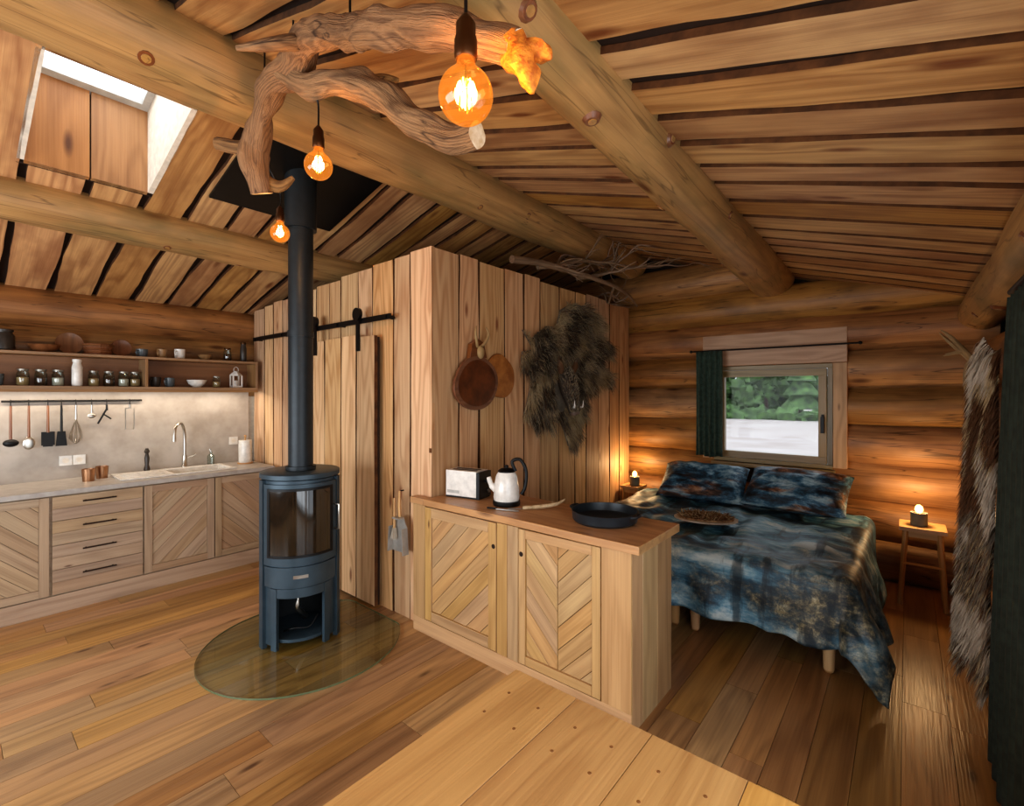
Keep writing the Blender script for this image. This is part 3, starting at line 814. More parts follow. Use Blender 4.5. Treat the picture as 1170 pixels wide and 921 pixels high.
# ------------------------------------------------------------ stove
SXp, SYp = -3.13, 1.54
SM = Matrix.Translation((SXp, SYp, .0125)) @ Matrix.Rotation(math.radians(63.9), 4, 'Z')
mb = MB()
R0 = .235
mb.lathe((0, 0, 0), [(R0, .39), (R0, 1.06)], 56, 0, SM)
mb.lathe((0, 0, 0), [(R0*.98, 1.062), (R0+.012, 1.068), (R0+.012, 1.095), (R0+.004, 1.10), (.1, 1.10)], 56, 0, SM)
mb.arc(R0-.02, R0, 46, 314, .03, .388, 0, SM)                 # lower shell with niche
mb.arc(R0-.02, R0+.004, -46, -36, 0, .388, 0, SM); mb.arc(R0-.02, R0+.004, 36, 46, 0, .388, 0, SM)
mb.arc(R0-.02, R0, -36, 36, .33, .388, 0, SM)
mb.arc(R0-.03, R0-.021, 46, 314, .03, .388, 1, SM)
mb.lathe((0, 0, 0), [(R0-.03, .04), (R0-.03, .06)], 48, 0, SM)
mb.lathe((0, 0, 0), [(R0-.03, .375), (R0-.03, .388)], 48, 1, SM)
mb.arc(R0-.02, R0+.004, 150, 210, 0, .05, 0, SM)
mb.arc(R0+.001, R0+.016, -58, 58, .535, 1.04, 0, SM)            # door
mb.arc(R0+.0165, R0+.020, -44, 44, .60, 1.0, 2, SM)          # glass
mb.arc(R0+.0165, R0+.024, -48, -44, .585, 1.015, 3, SM); mb.arc(R0+.0165, R0+.024, 44, 48, .585, 1.015, 3, SM)
mb.arc(R0+.0165, R0+.024, -44, 44, .585, .60, 3, SM); mb.arc(R0+.0165, R0+.024, -44, 44, 1.0, 1.015, 3, SM)
mb.arc(R0+.001, R0+.012, -58, 58, .40, .525, 0, SM)          # ash drawer panel
mb.arc(R0+.0125, R0+.017, -10, 10, .455, .475, 4, SM)
# flat corner pilasters either side of the door
for s_ in (-1, 1):
    mb.arc(R0-.01, R0+.02, s_*66-6, s_*66+6, .0, 1.06, 0, SM)
a = math.radians(54)
hp = [((R0+k)*math.sin(a), -(R0+k)*math.cos(a), z) for k, z in ((.015, .72), (.05, .72), (.05, .88), (.015, .88))]
mb.tube(hp, .008, 10, 4, M=SM)
# air hose visible in the open base
mb.tube(curve_pts([(.02, .12, .06), (.03, 0, .12), (-.02, -.06, .20), (-.01, -.05, .28), (0, -.04, .37)], 6), .016, 10, 4, .3, jf=60, M=SM)
mb.tube(curve_pts([(-.1, -.1, .08), (-.04, -.13, .10), (.05, -.12, .09), (.1, -.08, .14)], 6), .006, 8, 3, M=SM)
mb.obj('wood_stove', [M_stove, M_stovein, M_fireg, M_black, M_steel], 35)
mb = MB()
zc = ceil(SXp)
mb.tube([(SXp, SYp, 1.115), (SXp, SYp, 1.14)], .095, 32, 0)
mb.tube([(SXp, SYp, 1.14), (SXp, SYp, 2.0)], .078, 32, 0); mb.tube([(SXp, SYp, 2.0), (SXp, SYp, 2.04)], .083, 32, 0); mb.tube([(SXp, SYp, 2.04), (SXp, SYp, 2.72)], .078, 32, 0)
mb.tube([(SXp, SYp, 2.72), (SXp, SYp, zc+.3)], .1, 32, 0)
mb.obj('stove_flue', [plain('flue_steel', '#272e33', .45, .35)], 35)
mb = MB()
vs = [(x, y, ceil(x)+o) for x in (-3.62, -2.72) for y in (1.15, 2.02) for o in (-.02, -.004)]
mb.add(vs, [(0,1,3,2),(4,6,7,5),(0,4,5,1),(2,3,7,6),(0,2,6,4),(1,5,7,3)], vs, 0)
mb.obj('flue_ceiling_plate', [M_black], 0)
# glass hearth
mb = MB()
cx, cy, rr = -3.03, 1.52, .605
poly = []
for k in range(96):
    t = 2*math.pi*k/96
    poly.append((cx+rr*math.cos(t), min(cy+rr*math.sin(t), 2.05)))
n = len(poly)
vs = [(a, b, .002) for a, b in poly]+[(a, b, .012) for a, b in poly]
mb.add(vs, [tuple(range(n, 2*n))], vs, 0)
mb.add(vs, [(i, (i+1) % n, n+(i+1) % n, n+i) for i in range(n)], vs, 1)
mb.obj('glass_hearth_plate', [M_disc, M_discedge], 0, recalc=False)

# ------------------------------------------------------------ things on the sideboard
zt = .911
mb = MB()
TM = Matrix.Translation((-2.34, 2.33, zt)) @ Matrix.Rotation(math.radians(12), 4, 'Z')
mb.box((-.13, -.075, .012), (.115, .075, .185), 0, 0, TM)
mb.box((.116, -.078, .01), (.14, .078, .18), 1, 0, TM); mb.box((-.135, -.07, 0), (.135, .07, .011), 1, 0, TM)
mb.box((-.10, -.035, .1855), (.09, -.015, .188), 1, 0, TM); mb.box((-.10, .015, .1855), (.09, .035, .188), 1, 0, TM)
mb.box((.141, -.012, .11), (.165, .012, .125), 1, 0, TM); mb.tube([(.14, .04, .05), (.152, .04, .05)], .016, 14, 2, M=TM)
mb.box((-.12, -.0765, .03), (-.02, -.0755, .05), 2, 0, TM)
mb.obj('toaster', [M_white, M_black, M_steel], 30, .012)
mb = MB()
kx, ky = -1.97, 2.31
mb.lathe((kx, ky, zt), [(.085, 0), (.088, .01), (.088, .028), (.08, .03)], 32, 1)
mb.lathe((kx, ky, zt), [(.08, .031), (.084, .05), (.080, .12), (.068, .185), (.055, .21)], 32, 0)
mb.lathe((kx, ky, zt), [(.055, .211), (.056, .218), (.035, .232), (.012, .235), (.014, .25), (.003, .255)], 24, 1)
mb.tube(curve_pts([(kx+.05, ky+.03, zt+.215), (kx+.03, ky+.02, zt+.275), (kx+.075, ky+.045, zt+.29), (kx+.11, ky+.062, zt+.22), (kx+.105, ky+.06, zt+.12), (kx+.085, ky+.045, zt+.07)], 6), .011, 12, 1)
mb.tube(curve_pts([(kx-.055, ky-.035, zt+.09), (kx-.085, ky-.055, zt+.13), (kx-.098, ky-.062, zt+.175)], 5), [.022]*5+[.016]*5+[.012], 12, 0)
mb.obj('electric_kettle', [M_white, M_black], 40)
mb = MB()
mb.lathe((-1.30, 2.37, zt), [(.165, 0), (.178, .012), (.182, .05), (.186, .062), (.178, .062), (.172, .018), (.16, .010), (0, .010)], 44, 0)
for s_ in (-1, 1): mb.tube(curve_pts([(-1.30+s_*.178, 2.33, zt+.05), (-1.30+s_*.205, 2.34, zt+.056), (-1.30+s_*.205, 2.40, zt+.056), (-1.30+s_*.178, 2.41, zt+.05)], 4), .007, 8, 0)
mb.obj('round_pan', [plain('enamel_pan', '#2b3238', .35, .2)], 40)
mb = MB()
mb.tube(curve_pts([(-1.80, 2.26, zt+.014), (-1.72, 2.34, zt+.02), (-1.66, 2.42, zt+.03), (-1.63, 2.47, zt+.055)], 5), lerp_r([.011, .013, .011, .004], 5), 10, 0, .2)
mb.tube(curve_pts([(-1.68, 2.39, zt+.022), (-1.70, 2.44, zt+.04)], 4), lerp_r([.008, .003], 4), 8, 0)
mb.prism([(0, -.01), (.1, -.006), (.11, .004), (0, .01)], lambda a, b, d: (-1.80-a*.65, 2.26-a*.5+b, zt+.008+d), 0, .003, 1)
mb.obj('antler_handle_knife', [plain('antler', '#cbb592', .5, c2='#8a6f4a'), M_steel], 40)
mb = MB()
mb.prism([(0, -.008), (.12, -.008), (.14, 0), (.12, .008), (0, .008)], lambda a, b, d: (-1.93+a, 2.17+b+a*.3, zt+.002+d), 0, .006, 0)
mb.tube([(-1.93, 2.17, zt+.007), (-1.99, 2.15, zt+.007)], .006, 8, 1); mb.obj('table_knife', [M_steel, M_black], 40)

# dustpan & brush
mb = MB()
dx, dy = -2.77, 2.085
mb.tube([(dx, dy+.028, .93), (dx, dy, .93)], .005, 8, 1)
mb.tube(curve_pts([(dx, dy-.008, .93), (dx, dy-.01, .82), (dx+.01, dy-.012, .74)], 4), lerp_r([.008, .012, .01], 4), 10, 2)
P_ = lambda a, b, d: (dx+.01+a, dy-.005-d, .6+b)
mb.prism([(-.035, .15), (.035, .15), (.075, .08), (.09, -.10), (-.09, -.10), (-.075, .08)], P_, 0, .006, 0)
mb.prism([(-.09, -.10), (-.075, .08), (-.069, .08), (-.083, -.10)], P_, .006, .05, 0); mb.prism([(.083, -.10), (.069, .08), (.075, .08), (.09, -.10)], P_, .006, .05, 0)
mb.prism([(-.035, .15), (.035, .15), (.04, .14), (-.04, .14)], P_, .006, .05, 0)
mb.tube([(dx-.03, dy-.03, .88), (dx-.03, dy-.03, .66)], [.008, .010], 10, 2)
for k in range(160): mb.strand((dx-.045+RND.random()*.03, dy-.04+RND.random()*.02, .67), (RND.uniform(-.25, .25), RND.uniform(-.2, .2), -1), .09, .002, 3)
mb.obj('dustpan_and_brush', [M_pan, M_black, M_stool, M_furw], 30)

# ------------------------------------------------------------ wall trophies on partition
def inpoly(p, poly):
    c = False; n = len(poly)
    for i in range(n):
        a = poly[i]; b = poly[i-1]
        if (a[1] > p[1]) != (b[1] > p[1]) and p[0] < (b[0]-a[0])*(p[1]-a[1])/(b[1]-a[1])+a[0]: c = not c
    return c
boar = [(3.10,2.17),(3.22,2.10),(3.46,2.24),(3.62,2.25),(3.69,2.42),(3.86,2.50),(4.03,2.52),(4.34,2.475),(4.50,2.36),(4.44,2.25),(4.70,2.14),(4.68,2.04),(4.46,1.99),(4.50,1.90),(4.72,1.83),(4.68,1.72),(4.34,1.71),(4.13,1.576),(4.09,1.36),(3.97,1.11),(3.83,1.10),(3.73,1.307),(3.60,1.40),(3.50,1.28),(3.38,1.36),(3.31,1.30),(3.126,1.43),(3.2,1.62),(3.24,1.77),(3.08,1.86),(3.10,1.98),(3.26,2.01)]
bc = (3.85, 1.85)
base = [(bc[0]+(a-bc[0])*.97, bc[1]+(b-bc[1])*.97) for a, b in boar]
mb = MB()
mb.prism(base, lambda a, b, d: (PX+.012+d, a, b), 0, .010, 1)
HY, HZ = 3.70, 1.70      # head centre
cnt = 0
while cnt < 18000:
    a = RND.uniform(3.05, 4.75); b = RND.uniform(1.05, 2.55)
    if not inpoly((a, b), base): continue
    if math.hypot((a-HY)/.12, (b-HZ+.05)/.20) < 1: continue
    cnt += 1
    cl = V((nz(a*9, b*9, 3), nz(a*9, b*9, 8)))*1.2
    d = V((.35+RND.random()*.45, (a-3.85)*.9+cl[0]+RND.uniform(-.3, .3), -.45+(b-1.85)*.7+cl[1]+RND.uniform(-.3, .3)))
    edge = min(1, math.hypot((a-3.85)/.75, (b-1.85)/.65))
    q = nz(a*4, b*4)+.6*nz(a*11, b*11)+.35*(edge-.5)
    m_ = 2 if q > .16+RND.uniform(-.15, .15) else (1 if q > -.12+RND.uniform(-.2, .2) else 0)
    if RND.random() < .12: m_ = 3
    if RND.random() < .15: m_ = 2
    L_ = RND.uniform(.06, .14)
    if math.hypot((a-HY)/.22, (b-HZ+.05)/.32) < 1: L_ *= .6
    mb.strand((PX+.022, a, b), d, L_, .0030, m_, .25)
# flattened head: skull mound, snout disc, ears, eyes, tusks
hp_ = [(PX+.06, HY-.02, HZ+.16), (PX+.09, HY-.01, HZ+.06), (PX+.11, HY+.01, HZ-.06), (PX+.13, HY+.03, HZ-.18), (PX+.14, HY+.04, HZ-.25)]
mb.tube(curve_pts(hp_, 5), lerp_r([.055, .088, .08, .056, .046], 5), 18, 0)
for k in range(3000):
    t = RND.random(); i = min(3, int(t*4)); c = V(hp_[i]).lerp(V(hp_[i+1]), t*4-i); r_ = [.055, .088, .08, .056, .046]
    rr = r_[i]+(r_[i+1]-r_[i])*(t*4-i); an = RND.uniform(-1.7, 1.7)
    n_ = V((math.cos(an), math.sin(an), 0))
    mb.strand(c+n_*rr, n_*.35+V((0, .1*nz(t*9), .55)), RND.uniform(.018, .035), .0022, RND.choice((0, 1, 1, 2, 3)))
sn = V(hp_[-1])
mb.tube([sn+V((0, 0, .015)), sn+V((.006, .004, -.025))], [.050, .044], 18, 5)
for s_ in (-1, 1):
    mb.tube([sn+V((.012, s_*.016, -.022)), sn+V((.013, s_*.016, -.029))], .009, 8, 6)
    mb.tube(curve_pts([sn+V((.02, s_*.040, .05)), sn+V((.05, s_*.07, .05)), sn+V((.055, s_*.075, .11))], 4), lerp_r([.010, .009, .002], 4), 8, 4)
    mb.ell((PX+.172, HY+s_*.048, HZ+.03), (.011, .013, .011), 6)
    ear = V((PX+.08, HY+s_*.085, HZ+.12))
    mb.tube(curve_pts([ear, ear+V((.02, s_*.04, .06)), ear+V((.015, s_*.06, .13))], 4), lerp_r([.034, .030, .004], 4), 10, 3)
    for k in range(160):
        tt = RND.random(); q = ear+V((.018*tt+.01, s_*.06*tt+RND.uniform(-.02, .02), .13*tt))
        mb.strand(q, (.5, s_*.3, .6), .03, .002, RND.choice((0, 1, 3)))
mb.obj('boar_hide', [M_furd, M_furg, M_furt, M_furb, M_white, plain('snout_skin', '#6a564a', .5), M_black], 0, recalc=False)

mb = MB()
def disc(cy_, cz_, ry, rz, d0, d1, mat, tilt=0, wob=.0):
    pts = []
    for k in range(40):
        t = 2*math.pi*k/40; a = ry*math.cos(t)*(1+wob*nz(math.cos(t), math.sin(t), cy_)); b = rz*math.sin(t)
        c_, s_ = math.cos(tilt), math.sin(tilt)
        pts.append((cy_+a*c_-b*s_, cz_+a*s_+b*c_))
    mb.prism(pts, lambda a, b, d: (PX+d, a, b), d0, d1, mat)
disc(2.55, 1.70, .225, .20, .034, .056, 0, .2, .15)
disc(2.55, 1.70, .195, .172, .056, .060, 3, .2, .15)
mb.prism([(2.47, 1.88), (2.65, 1.89), (2.62, 2.00), (2.56, 2.03), (2.49, 1.99)], lambda a, b, d: (PX+d, a, b), .012, .055, 0)
for s_ in (-1, 1):
    mb.tube(curve_pts([(PX+.055, 2.56+s_*.015, 1.97), (PX+.08, 2.56+s_*.05, 2.01), (PX+.09, 2.56+s_*.07, 2.07), (PX+.08, 2.56+s_*.05, 2.12)], 5), lerp_r([.012, .011, .009, .003], 5), 8, 2)
mb.ell((PX+.075, 2.56, 1.93), (.025, .032, .05), 2)
mb.obj('antler_trophy_plaque', [M_plaq, M_stool, plain('skull_bone', '#a58a5e', .6), plain('plaque_inset', '#6b3a1c', .35, c2='#4a2612', nscale=9)], 30, .004)
mb = MB()
disc(2.84, 1.76, .16, .18, .010, .030, 0, .5, .3)
mb.obj('wooden_cutting_board', [plain('honey_board', '#b57a3c', .45, c2='#8e5524', nscale=10), M_stool], 30, .004)

# ------------------------------------------------------------ dry branch above the partition
mb = MB()
def twig(p, d, L, r, depth, mb, mat=0):
    pts = [V(p)]; dd = V(d).normalized()
    n = 6
    for i in range(n):
        dd = (dd+V((RND.uniform(-.22, .22), RND.uniform(-.25, .25), RND.uniform(-.2, .2)))).normalized()
        nxt = pts[-1]+dd*L/n
        lo = PZ+.06 if nxt.x < -2.40 else 2.56
        hi = ceil(nxt.x)-.06
        if nxt.x < -2.28: hi = min(hi, 2.90)
        nxt.z = min(max(nxt.z, lo), hi); nxt.y = min(nxt.y, 5.0); nxt.x = min(nxt.x, -1.35)
        if (nxt-pts[-1]).length < .01: nxt = pts[-1]+V((-.01, -.015, 0))
        pts.append(nxt)
    rs = [r*(1-.7*i/n) for i in range(n+1)]
    mb.tube(curve_pts(pts, 3), lerp_r(rs, 3), 7, mat, .15)
    if depth:
        for k in range(4):
            i = RND.randint(1, n-1)
            nd = (dd+V((RND.uniform(-.3, .9), RND.uniform(-1, .9), RND.uniform(-.5, .8)))).normalized()
            twig(pts[i], nd, L*RND.uniform(.35, .6), rs[i]*.72, depth-1, mb, mat)
twig((-2.46, 2.95, 2.71), (.22, 1, .06), 1.9, .034, 3, mb)
twig((-2.46, 3.3, 2.72), (.42, .8, .08), 1.3, .026, 2, mb)
twig((-2.44, 3.9, 2.73), (.5, .8, .12), 1.1, .024, 2, mb)
mb.obj('dry_branch', [M_twig], 60)

# ------------------------------------------------------------ driftwood lamp branch
mb = MB()
main = [(-2.40,.992,2.60),(-2.37,.95,2.74),(-2.33,.94,2.83),(-2.17,.906,2.91),(-1.98,.87,2.92),(-1.789,.851,2.89),(-1.60,.81,2.85),(-1.406,.78,2.776),(-1.218,.742,2.67),(-1.032,.702,2.555),(-.799,.701,2.434),(-.68,.72,2.37),(-.60,.735,2.31)]
mr = [.05,.065,.055,.045,.05,.06,.05,.045,.04,.045,.043,.038,.03]
main = [V(p)+V((0, .025*nz(i*1.7, 4), -.01+.03*nz(i*2.3, 9))) for i, p in enumerate(main)]
mb.tube(curve_pts(main, 8), lerp_r(mr, 8), 18, 0, .42, 1, 9)
low = [(-1.85,.86,2.87),(-1.70,.88,2.76),(-1.57,.904,2.73),(-1.46,.93,2.69),(-1.353,.955,2.62),(-1.25,.97,2.52),(-1.162,.984,2.46),(-1.06,1.0,2.40),(-.975,1.009,2.385)]
mb.tube(curve_pts(low, 8), lerp_r([.05,.045,.042,.05,.045,.048,.042,.045,.035], 8), 18, 0, .4, 1, 9)
mb.tube(curve_pts([(-2.37,.95,2.78),(-2.47,.90,2.80),(-2.58,.86,2.84)], 5), lerp_r([.04,.032,.03], 5), 12, 0, .2, 1, 9)
mb.tube(curve_pts([(-2.40,.98,2.66),(-2.33,1.04,2.62),(-2.27,1.08,2.66)], 5), lerp_r([.035,.028,.012], 5), 12, 0, .2, 1, 9)
mb.tube(curve_pts([(-1.60,.81,2.84),(-1.62,.70,2.78),(-1.70,.62,2.76)], 5), lerp_r([.03,.02,.008], 5), 10, 0, .2, None, 9)
mb.tube(curve_pts([(-1.46,.93,2.69),(-1.44,1.0,2.74),(-1.42,1.06,2.76)], 5), lerp_r([.028,.02,.006], 5), 10, 0, .3, None, 9)
# torn fresh end
mb.tube(curve_pts([(-.61,.733,2.32),(-.585,.736,2.28),(-.57,.738,2.24),(-.565,.74,2.21)], 4), lerp_r([.032,.028,.02,.004], 4), 10, 2, .7, 2, 25)
mb.tube(curve_pts([(-.60,.74,2.31),(-.55,.75,2.29),(-.53,.755,2.27)], 4), lerp_r([.022,.018,.003], 4), 8, 2, .6, 2, 25)
for p in ((-1.789, .851), (-2.17, .906), (-1.218, .742)):
    zz = 2.9 if p[0] < -1.5 else 2.66
    mb.tube([(p[0], p[1], zz), (p[0], p[1], ceil(p[0])-.001)], .004, 6, 3)
mb.obj('driftwood_branch', [M_branch, M_cut, M_fresh, M_black], 60)

def pendant(c, r, cord):
    x, y, z = c
    e = bpy.data.objects.new('pendant_lamp', None); bpy.context.scene.collection.objects.link(e)
    mb = MB()
    prof = []
    for i in range(15):
        a = -math.pi/2+i*(math.pi*.80)/14
        prof.append((r*math.cos(a), r*math.sin(a)))
    prof += [(r*.40, r*1.02), (r*.32, r*1.2), (r*.30, r*1.3)]
    mb.lathe(c, prof, 32, 0); g = mb.obj('bulb_glass', [M_bulb], 60, parent=e)
    mb = MB()
    for k in range(5):
        a = k*1.256; q = r*.22
        mb.tube([(x+q*.6*math.cos(a), y+q*.6*math.sin(a), z-r*.45), (x+q*math.cos(a), y+q*math.sin(a), z+r*.55)], r*.022, 6, 0)
    mb.tube([(x, y, z+r*.3), (x, y, z+r*1.1)], r*.05, 6, 1)
    mb.obj('filament', [M_fil, M_jar], 60, parent=e)
    mb = MB()
    mb.lathe((x, y, z+r*1.3), [(r*.36, 0), (r*.42, .004), (r*.42, r*.7), (r*.36, r*.9), (r*.36, r*1.3), (r*.16, r*1.6), (.004, r*1.7)], 22, 0)
    mb.tube(curve_pts([(x, y, z+r*2.9)]+cord, 5), .0035, 8, 1)
    mb.obj('socket_and_cord', [M_brass, M_black], 40, parent=e)
    l = bpy.data.lights.new('bulb_light', 'POINT'); l.energy = 5; l.color = (1, .68, .38); l.shadow_soft_size = r*.5
    lo = bpy.data.objects.new('bulb_light', l); bpy.context.scene.collection.objects.link(lo); lo.location = (x, y, z-r*.05); lo.parent = e
pendant((-.643, .635, 2.185), .052, [(-.643, .635, 2.5), (-.643, .635, ceil(-.643)-.001)])
pendant((-1.668, .887, 2.46), .050, [(-1.668, .887, 2.68), (-1.66, .875, 2.71)])
pendant((-2.64, 1.183, 2.50), .050, [(-2.64, 1.183, 2.72), (-2.62, 1.10, 2.84), (-2.59, .95, 2.86), (-2.58, .87, 2.85)])

# ------------------------------------------------------------ bed
mb = MB()
BX0, BX1, BY0, BY1, BZ = -2.10, -.27, 3.22, 5.0, .60
mid = (BX0+BX1)/2
for a, b in ((BX0+.01, mid-.005), (mid+.005, BX1-.01)):
    mb.box((a, BY0+.02, .2), (b, BY1, .36), 1); mb.box((a, BY0+.02, .365), (b, BY1, .56), 1)
for xx in (BX0+.1, mid-.07, mid+.07, BX1-.08):
    for yy in (BY0+.08, BY1-.1): mb.tube([(xx, yy, 0), (xx, yy, .2)], [.028, .034], 14, 2)
bed = mb.obj('bed', [M_duvet, M_matt, M_stool], 40, .02)
mb = MB()
def duvet(a, b):
    # cloth coordinates
    ou, of = .44, .42
    cxl = BX0-.34; cxr = BX1+ou
    x = cxl+(cxr-cxl)*a; y = (BY0-of)+(4.93-(BY0-of))*b
    ex = 0; sx = 0
    if x < BX0: ex = BX0-x; sx = -1
    if x > BX1: ex = x-BX1; sx = 1
    ey = max(0, BY0-y)
    px = min(max(x, BX0), BX1); py = max(y, BY0)
    d = math.hypot(ex, ey)
    wr = .018*nz(x*3, y*3)+.014*nz(x*8, y*5, 4)+.026*abs(nz(x*4+y*2, y*3-x, 9))
    z = BZ+wr*1.5
    if d > 0:
        rr = .07
        dd = max(0, d-rr)
        out = rr*math.sin(min(1, d/rr)*math.pi/2)
        zz = rr*(1-math.cos(min(1, d/rr)*math.pi/2))+dd*.93
        fl = .30 if sx > 0 else (.03 if sx < 0 else .12)
        if ex > 0 and ey > 0: fl = .34 if sx > 0 else .05
        if sx > 0: fl *= min(1, max(.08, (4.75-y)/.9))
        wave = .03*math.sin((y if ex > ey else x)*11+nz(x*2, y*2)*3)*min(1, dd*4)
        if sx < 0: wave *= .3
        if sx > 0 and y > 4.3: wave *= .2
        o = out+dd*fl+wave
        px += sx*o*(ex/d); py -= o*(ey/d)
        z -= zz
    return (px, py, max(.03, z))
mb.grid(duvet, 120, 120, 0)
mb.obj('bed_duvet', [M_duvet], 80, solid=.018, parent=None, recalc=False).parent = bed
for cx_, cz_, rz in ((-1.52, .765, .12), (-.74, .785, -.05)):
    mb = MB()
    Mx = Matrix.Translation((cx_, 4.70, cz_)) @ Matrix.Rotation(rz, 4, 'Z') @ Matrix.Rotation(math.radians(30), 4, 'X')
    def pil(i, j, top):
        u = i*2-1; v = j*2-1
        k = (1-u**4)**.55*(1-v**4)**.55 if abs(u) < 1 and abs(v) < 1 else 0
        h = .115*k*(1+.3*nz(u*3+cx_*9, v*3)) + .006*nz(u*9, v*9, cx_)
        pinch = 1-.05*(1-u*u)
        return (.39*u*(1-.04*(1-v*v)), .26*v*pinch, h if top else -h*.8)
    for tp in (True, False):
        mb.grid(lambda i, j: Mx @ V(pil(i, j, tp)), 26, 20, 0)
    mb.obj('pillow', [M_pillow], 80, recalc=True).parent = bed
mb = MB()
tx, ty, tz = -1.2, 3.78, .65
mb.prism([(.24*math.cos(k*.2094)*(1+.08*nz(k*.5)), .15*math.sin(k*.2094)) for k in range(30)], lambda a, b, d: (tx+a*.9-b*.3, ty+b+a*.3, tz+d), 0, .012, 1)
mb.prism([(.215*math.cos(k*.2094), .125*math.sin(k*.2094)) for k in range(30)], lambda a, b, d: (tx+a*.9-b*.3, ty+b+a*.3, tz+d+.012), 0, .012, 0)
for k in range(700):
    t = RND.random()*6.28; r_ = RND.random()**.5
    a = .20*r_*math.cos(t); b = .115*r_*math.sin(t)
    mb.strand((tx+a*.9-b*.3, ty+b+a*.3, tz+.024), (RND.uniform(-1, 1), RND.uniform(-1, 1), .3), .05, .004, RND.choice((0, 2, 3)))
mb.obj('feather_tray', [M_tray, M_furw, M_furb, M_furt], 40, recalc=False)

# bedside stools and lamps
def stool(x, y, h, w):
    mb = MB()
    mb.box((x-w/2, y-w/2, h-.03), (x+w/2, y+w/2, h), 0, 0)
    t = w/2
    for sx in (-1, 1):
        for sy in (-1, 1):
            mb.tube([(x+sx*t*.95, y+sy*t*.95, 0), (x+sx*t*.7, y+sy*t*.7, h-.03)], .018, 10, 0)
    for zz in (.2,):
        k = .88
        for sx in (-1, 1): mb.tube([(x+sx*t*k, y-t*k, zz), (x+sx*t*k, y+t*k, zz)], .010, 8, 0)
        mb.tube([(x-t*k, y-t*k, zz+.12), (x+t*k, y-t*k, zz+.12)], .010, 8, 0)
    for sy in (-1, 1): mb.box((x-t*.8, y+sy*t*.7-.01, h-.08), (x+t*.8, y+sy*t*.7+.01, h-.031), 0, 0)
    mb.obj('bedside_stool', [M_stool], 30, .003)
stool(-2.36, 4.96, .60, .22); stool(.09, 4.86, .60, .28)
def candle(x, y, z, e=9):
    em = bpy.data.objects.new('bedside_lamp', None); bpy.context.scene.collection.objects.link(em)
    mb = MB(); mb.lathe((x, y, z), [(.048, 0), (.052, .006), (.052, .10), (.044, .10), (.042, .02), (0, .015)], 24, 0)
    mb.obj('cup', [M_conc], 40, parent=em)
    mb = MB(); mb.ell((x, y, z+.125), (.026, .026, .034), 0); mb.lathe((x, y, z+.02), [(.012, 0), (.012, .075)], 12, 1)
    mb.obj('bulb', [M_flame, M_white], 60, parent=em)
    l = bpy.data.lights.new('lamp_light', 'POINT'); l.energy = e; l.color = (1, .63, .30); l.shadow_soft_size = .04
    lo = bpy.data.objects.new('lamp_light', l); bpy.context.scene.collection.objects.link(lo); lo.location = (x, y, z+.22); lo.parent = em
candle(-2.33, 4.93, .601, 7); candle(.07, 4.84, .601, 8.5)

# ------------------------------------------------------------ hides on right wall
mb = MB()
def hx(a, b): return .325-.05*math.sin(min(1, max(0, (a-2.95)/.8))*math.pi)-.07*(1-b)*math.sin(a*9+2)*.3-.05*(1-b)
def hide(a, b):
    y = 2.98+.76*a+.05*nz(b*5, a*3)*(1 if a > .5 else -1)
    z = .28+.12*nz(a*5, 2)+(1.86-.1*abs(a-.4)-.28)*b
    return (hx(y, b), y, z)
mb.grid(hide, 14, 30, 0)
for k in range(13000):
    a = RND.random(); b = RND.random()
    if RND.random() < .25: a = RND.choice((RND.uniform(.9, 1), RND.uniform(0, .06)))
    p = hide(a, b)
    q = nz(p[1]*5, p[2]*3)+.3*nz(p[1]*13, p[2]*9)
    if b > .5: m_ = 1 if q > .12 else (2 if q > 0 else 0)
    else: m_ = 1 if (a > .85 or q > .1) else (3 if RND.random() < .6 else RND.choice((0, 2)))
    side = (a-.5)*1.6
    mb.strand(p, (-.5-RND.random()*.3, side+RND.uniform(-.3, .3), -.9+RND.uniform(-.3, .2)), RND.uniform(.04, .08), .003, m_, .4)
mb.obj('fur_hide', [M_furb, M_furw, M_furt, M_furg], 0, recalc=False)
mb = MB()
mb.prism([(4.18, 1.5), (4.42, 1.5), (4.45, 1.85), (4.3, 1.95), (4.15, 1.85)], lambda a, b, d: (.37-d, a, b), 0, .03, 0)
for s_ in (-1, 1):
    mb.tube(curve_pts([(.34, 4.3+s_*.03, 1.82), (.28, 4.3+s_*.09, 1.90), (.22, 4.3+s_*.14, 1.98), (.17, 4.3+s_*.1, 2.04)], 5), lerp_r([.018, .015, .012, .003], 5), 8, 1, .2)
    mb.tube(curve_pts([(.28, 4.3+s_*.09, 1.90), (.19, 4.3+s_*.10, 1.88)], 4), lerp_r([.012, .003], 4), 8, 1)
mb.ell((.31, 4.3, 1.72), (.03, .05, .12), 1)
mb.obj('antler_trophy', [M_plaq, plain('trophy_bone', '#a58a62', .6)], 40)

# ------------------------------------------------------------ foreground dining table
mb = MB()
tx0, ty0, ty1 = -.95, -.95, 1.16
for i in range(4):
    a = tx0+i*.225
    mb.box((a+.001, ty0, .70), (a+.224, ty1, .75), 0, 1)
    for yy in (1.055, .95, -.85, -.74):
        for xx in (a+.06, a+.165): mb.tube([(xx, yy, .7495), (xx, yy, .7508)], .0045, 12, 1)
for xx in (tx0+.1, tx0+.8):
    for yy in (ty0+.15, ty1-.2): mb.box((xx-.04, yy-.04, 0), (xx+.04, yy+.04, .70), 0, 2)
mb.box((tx0+.08, ty1-.22, .60), (tx0+.82, ty1-.18, .699), 0, 0); mb.box((tx0+.08, ty0+.13, .60), (tx0+.82, ty0+.17, .699), 0, 0)
mb.obj('dining_table', [M_table, plain('peg', '#8f6034', .5)], 30, .004)

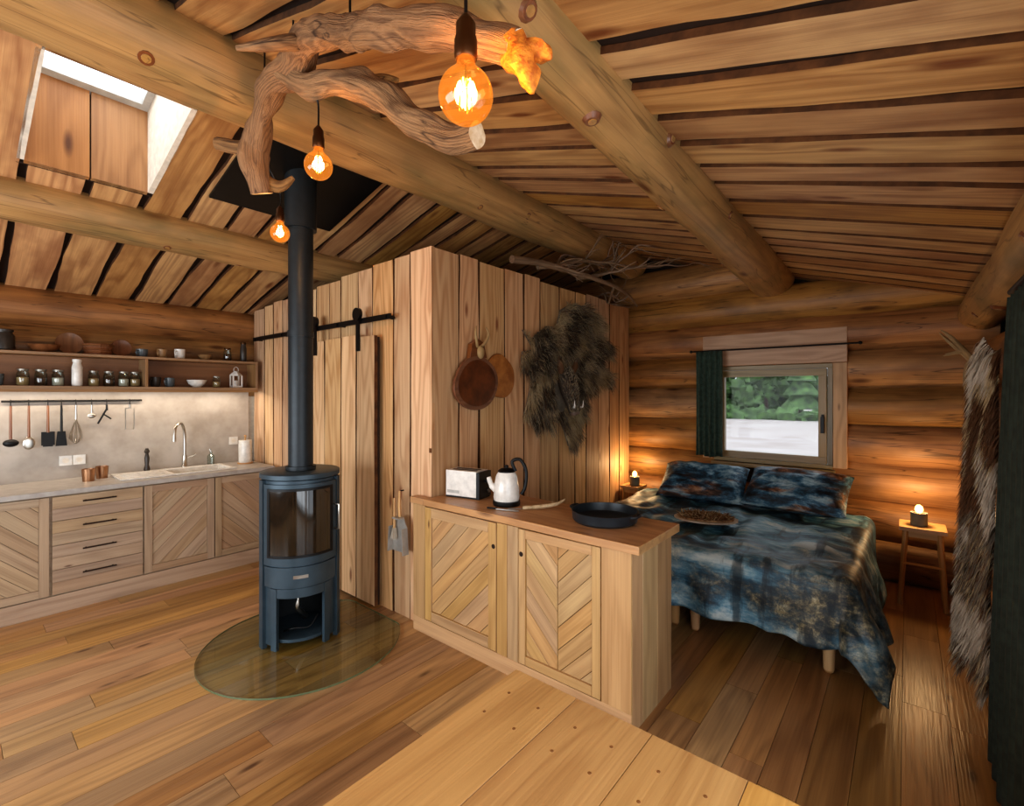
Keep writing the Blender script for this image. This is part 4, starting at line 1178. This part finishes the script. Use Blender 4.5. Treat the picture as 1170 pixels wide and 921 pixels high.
# ------------------------------------------------------------ outside
mb = MB()
mb.box((-60, 5.9, -.5), (60, 90, -.3), 0); mb.obj('ground', [M_ground], 0)
mb = MB()
for i in range(60):
    x = -34+i*.95+RND.uniform(-.4, .4); y = RND.uniform(40, 48); h = RND.uniform(3.5, 7)
    mb.tube([(x, y, -.3), (x, y, h*.5)], [.18, .1], 7, 1)
    if RND.random() < .45:
        for k in range(5):
            z0 = -.0+h*(.1+.17*k); rr = h*.24*(1-.17*k)
            mb.lathe((x, y, z0), [(rr*.3, .0), (rr, -.15), (rr*.5, h*.12), (.03, h*.26)], 12, 0)
    else:
        for k in range(14):
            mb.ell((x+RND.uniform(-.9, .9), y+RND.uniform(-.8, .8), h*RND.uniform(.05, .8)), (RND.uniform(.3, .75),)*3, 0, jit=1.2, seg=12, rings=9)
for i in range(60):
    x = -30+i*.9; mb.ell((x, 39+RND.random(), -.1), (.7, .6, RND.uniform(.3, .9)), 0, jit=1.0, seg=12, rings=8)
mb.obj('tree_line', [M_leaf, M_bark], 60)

# ------------------------------------------------------------ lights
def area(name, loc, rot, sx, sy, e, col):
    l = bpy.data.lights.new(name, 'AREA'); l.shape = 'RECTANGLE'; l.size = sx; l.size_y = sy; l.energy = e; l.color = col
    o = bpy.data.objects.new(name, l); bpy.context.scene.collection.objects.link(o); o.location = loc; o.rotation_euler = rot
    return o
area('added_front_fill', (-2.7, YF-.02, 1.25), (math.radians(90), 0, 0), 3.2, 1.45, 86, (.91, .96, 1))  # added area lamp, fills the room from the unseen front opening
area('daylight_glazed_door', (XR+.05, -.05, 1.1), (math.radians(90), 0, math.radians(90)), 2.2, 1.9, 34, (.91, .96, 1))
area('daylight_skylight', ((SX0+SX1)/2, (SY0+SY1)/2, ceil((SX0+SX1)/2)+.72), (0, 0, 0), .8, .55, 5, (.93, .97, 1))
area('shelf_led_strip', (-5.26, .45, 1.648), (0, 0, 0), .02, 3.2, 12, (1, .84, .66))
w = bpy.data.worlds.new('sky'); bpy.context.scene.world = w; w.use_nodes = True
bg = w.node_tree.nodes['Background']
bg.inputs[0].default_value = (.84, .92, 1.0, 1); bg.inputs[1].default_value = 2.2

# ------------------------------------------------------------ camera
cd = bpy.data.cameras.new('camera'); cam = bpy.data.objects.new('camera', cd)
bpy.context.scene.collection.objects.link(cam)
cd.sensor_width = 36; cd.lens = 36*542/1170; cd.shift_y = -10.5/1170; cd.clip_start = .05
cam.location = (0, 0, 1.62); cam.rotation_euler = (math.radians(90), 0, math.radians(39.8))
bpy.context.scene.camera = cam
vs_ = bpy.context.scene.view_settings
vs_.view_transform = 'Standard'; vs_.exposure = 0
try: vs_.look = 'Medium High Contrast'
except Exception: pass
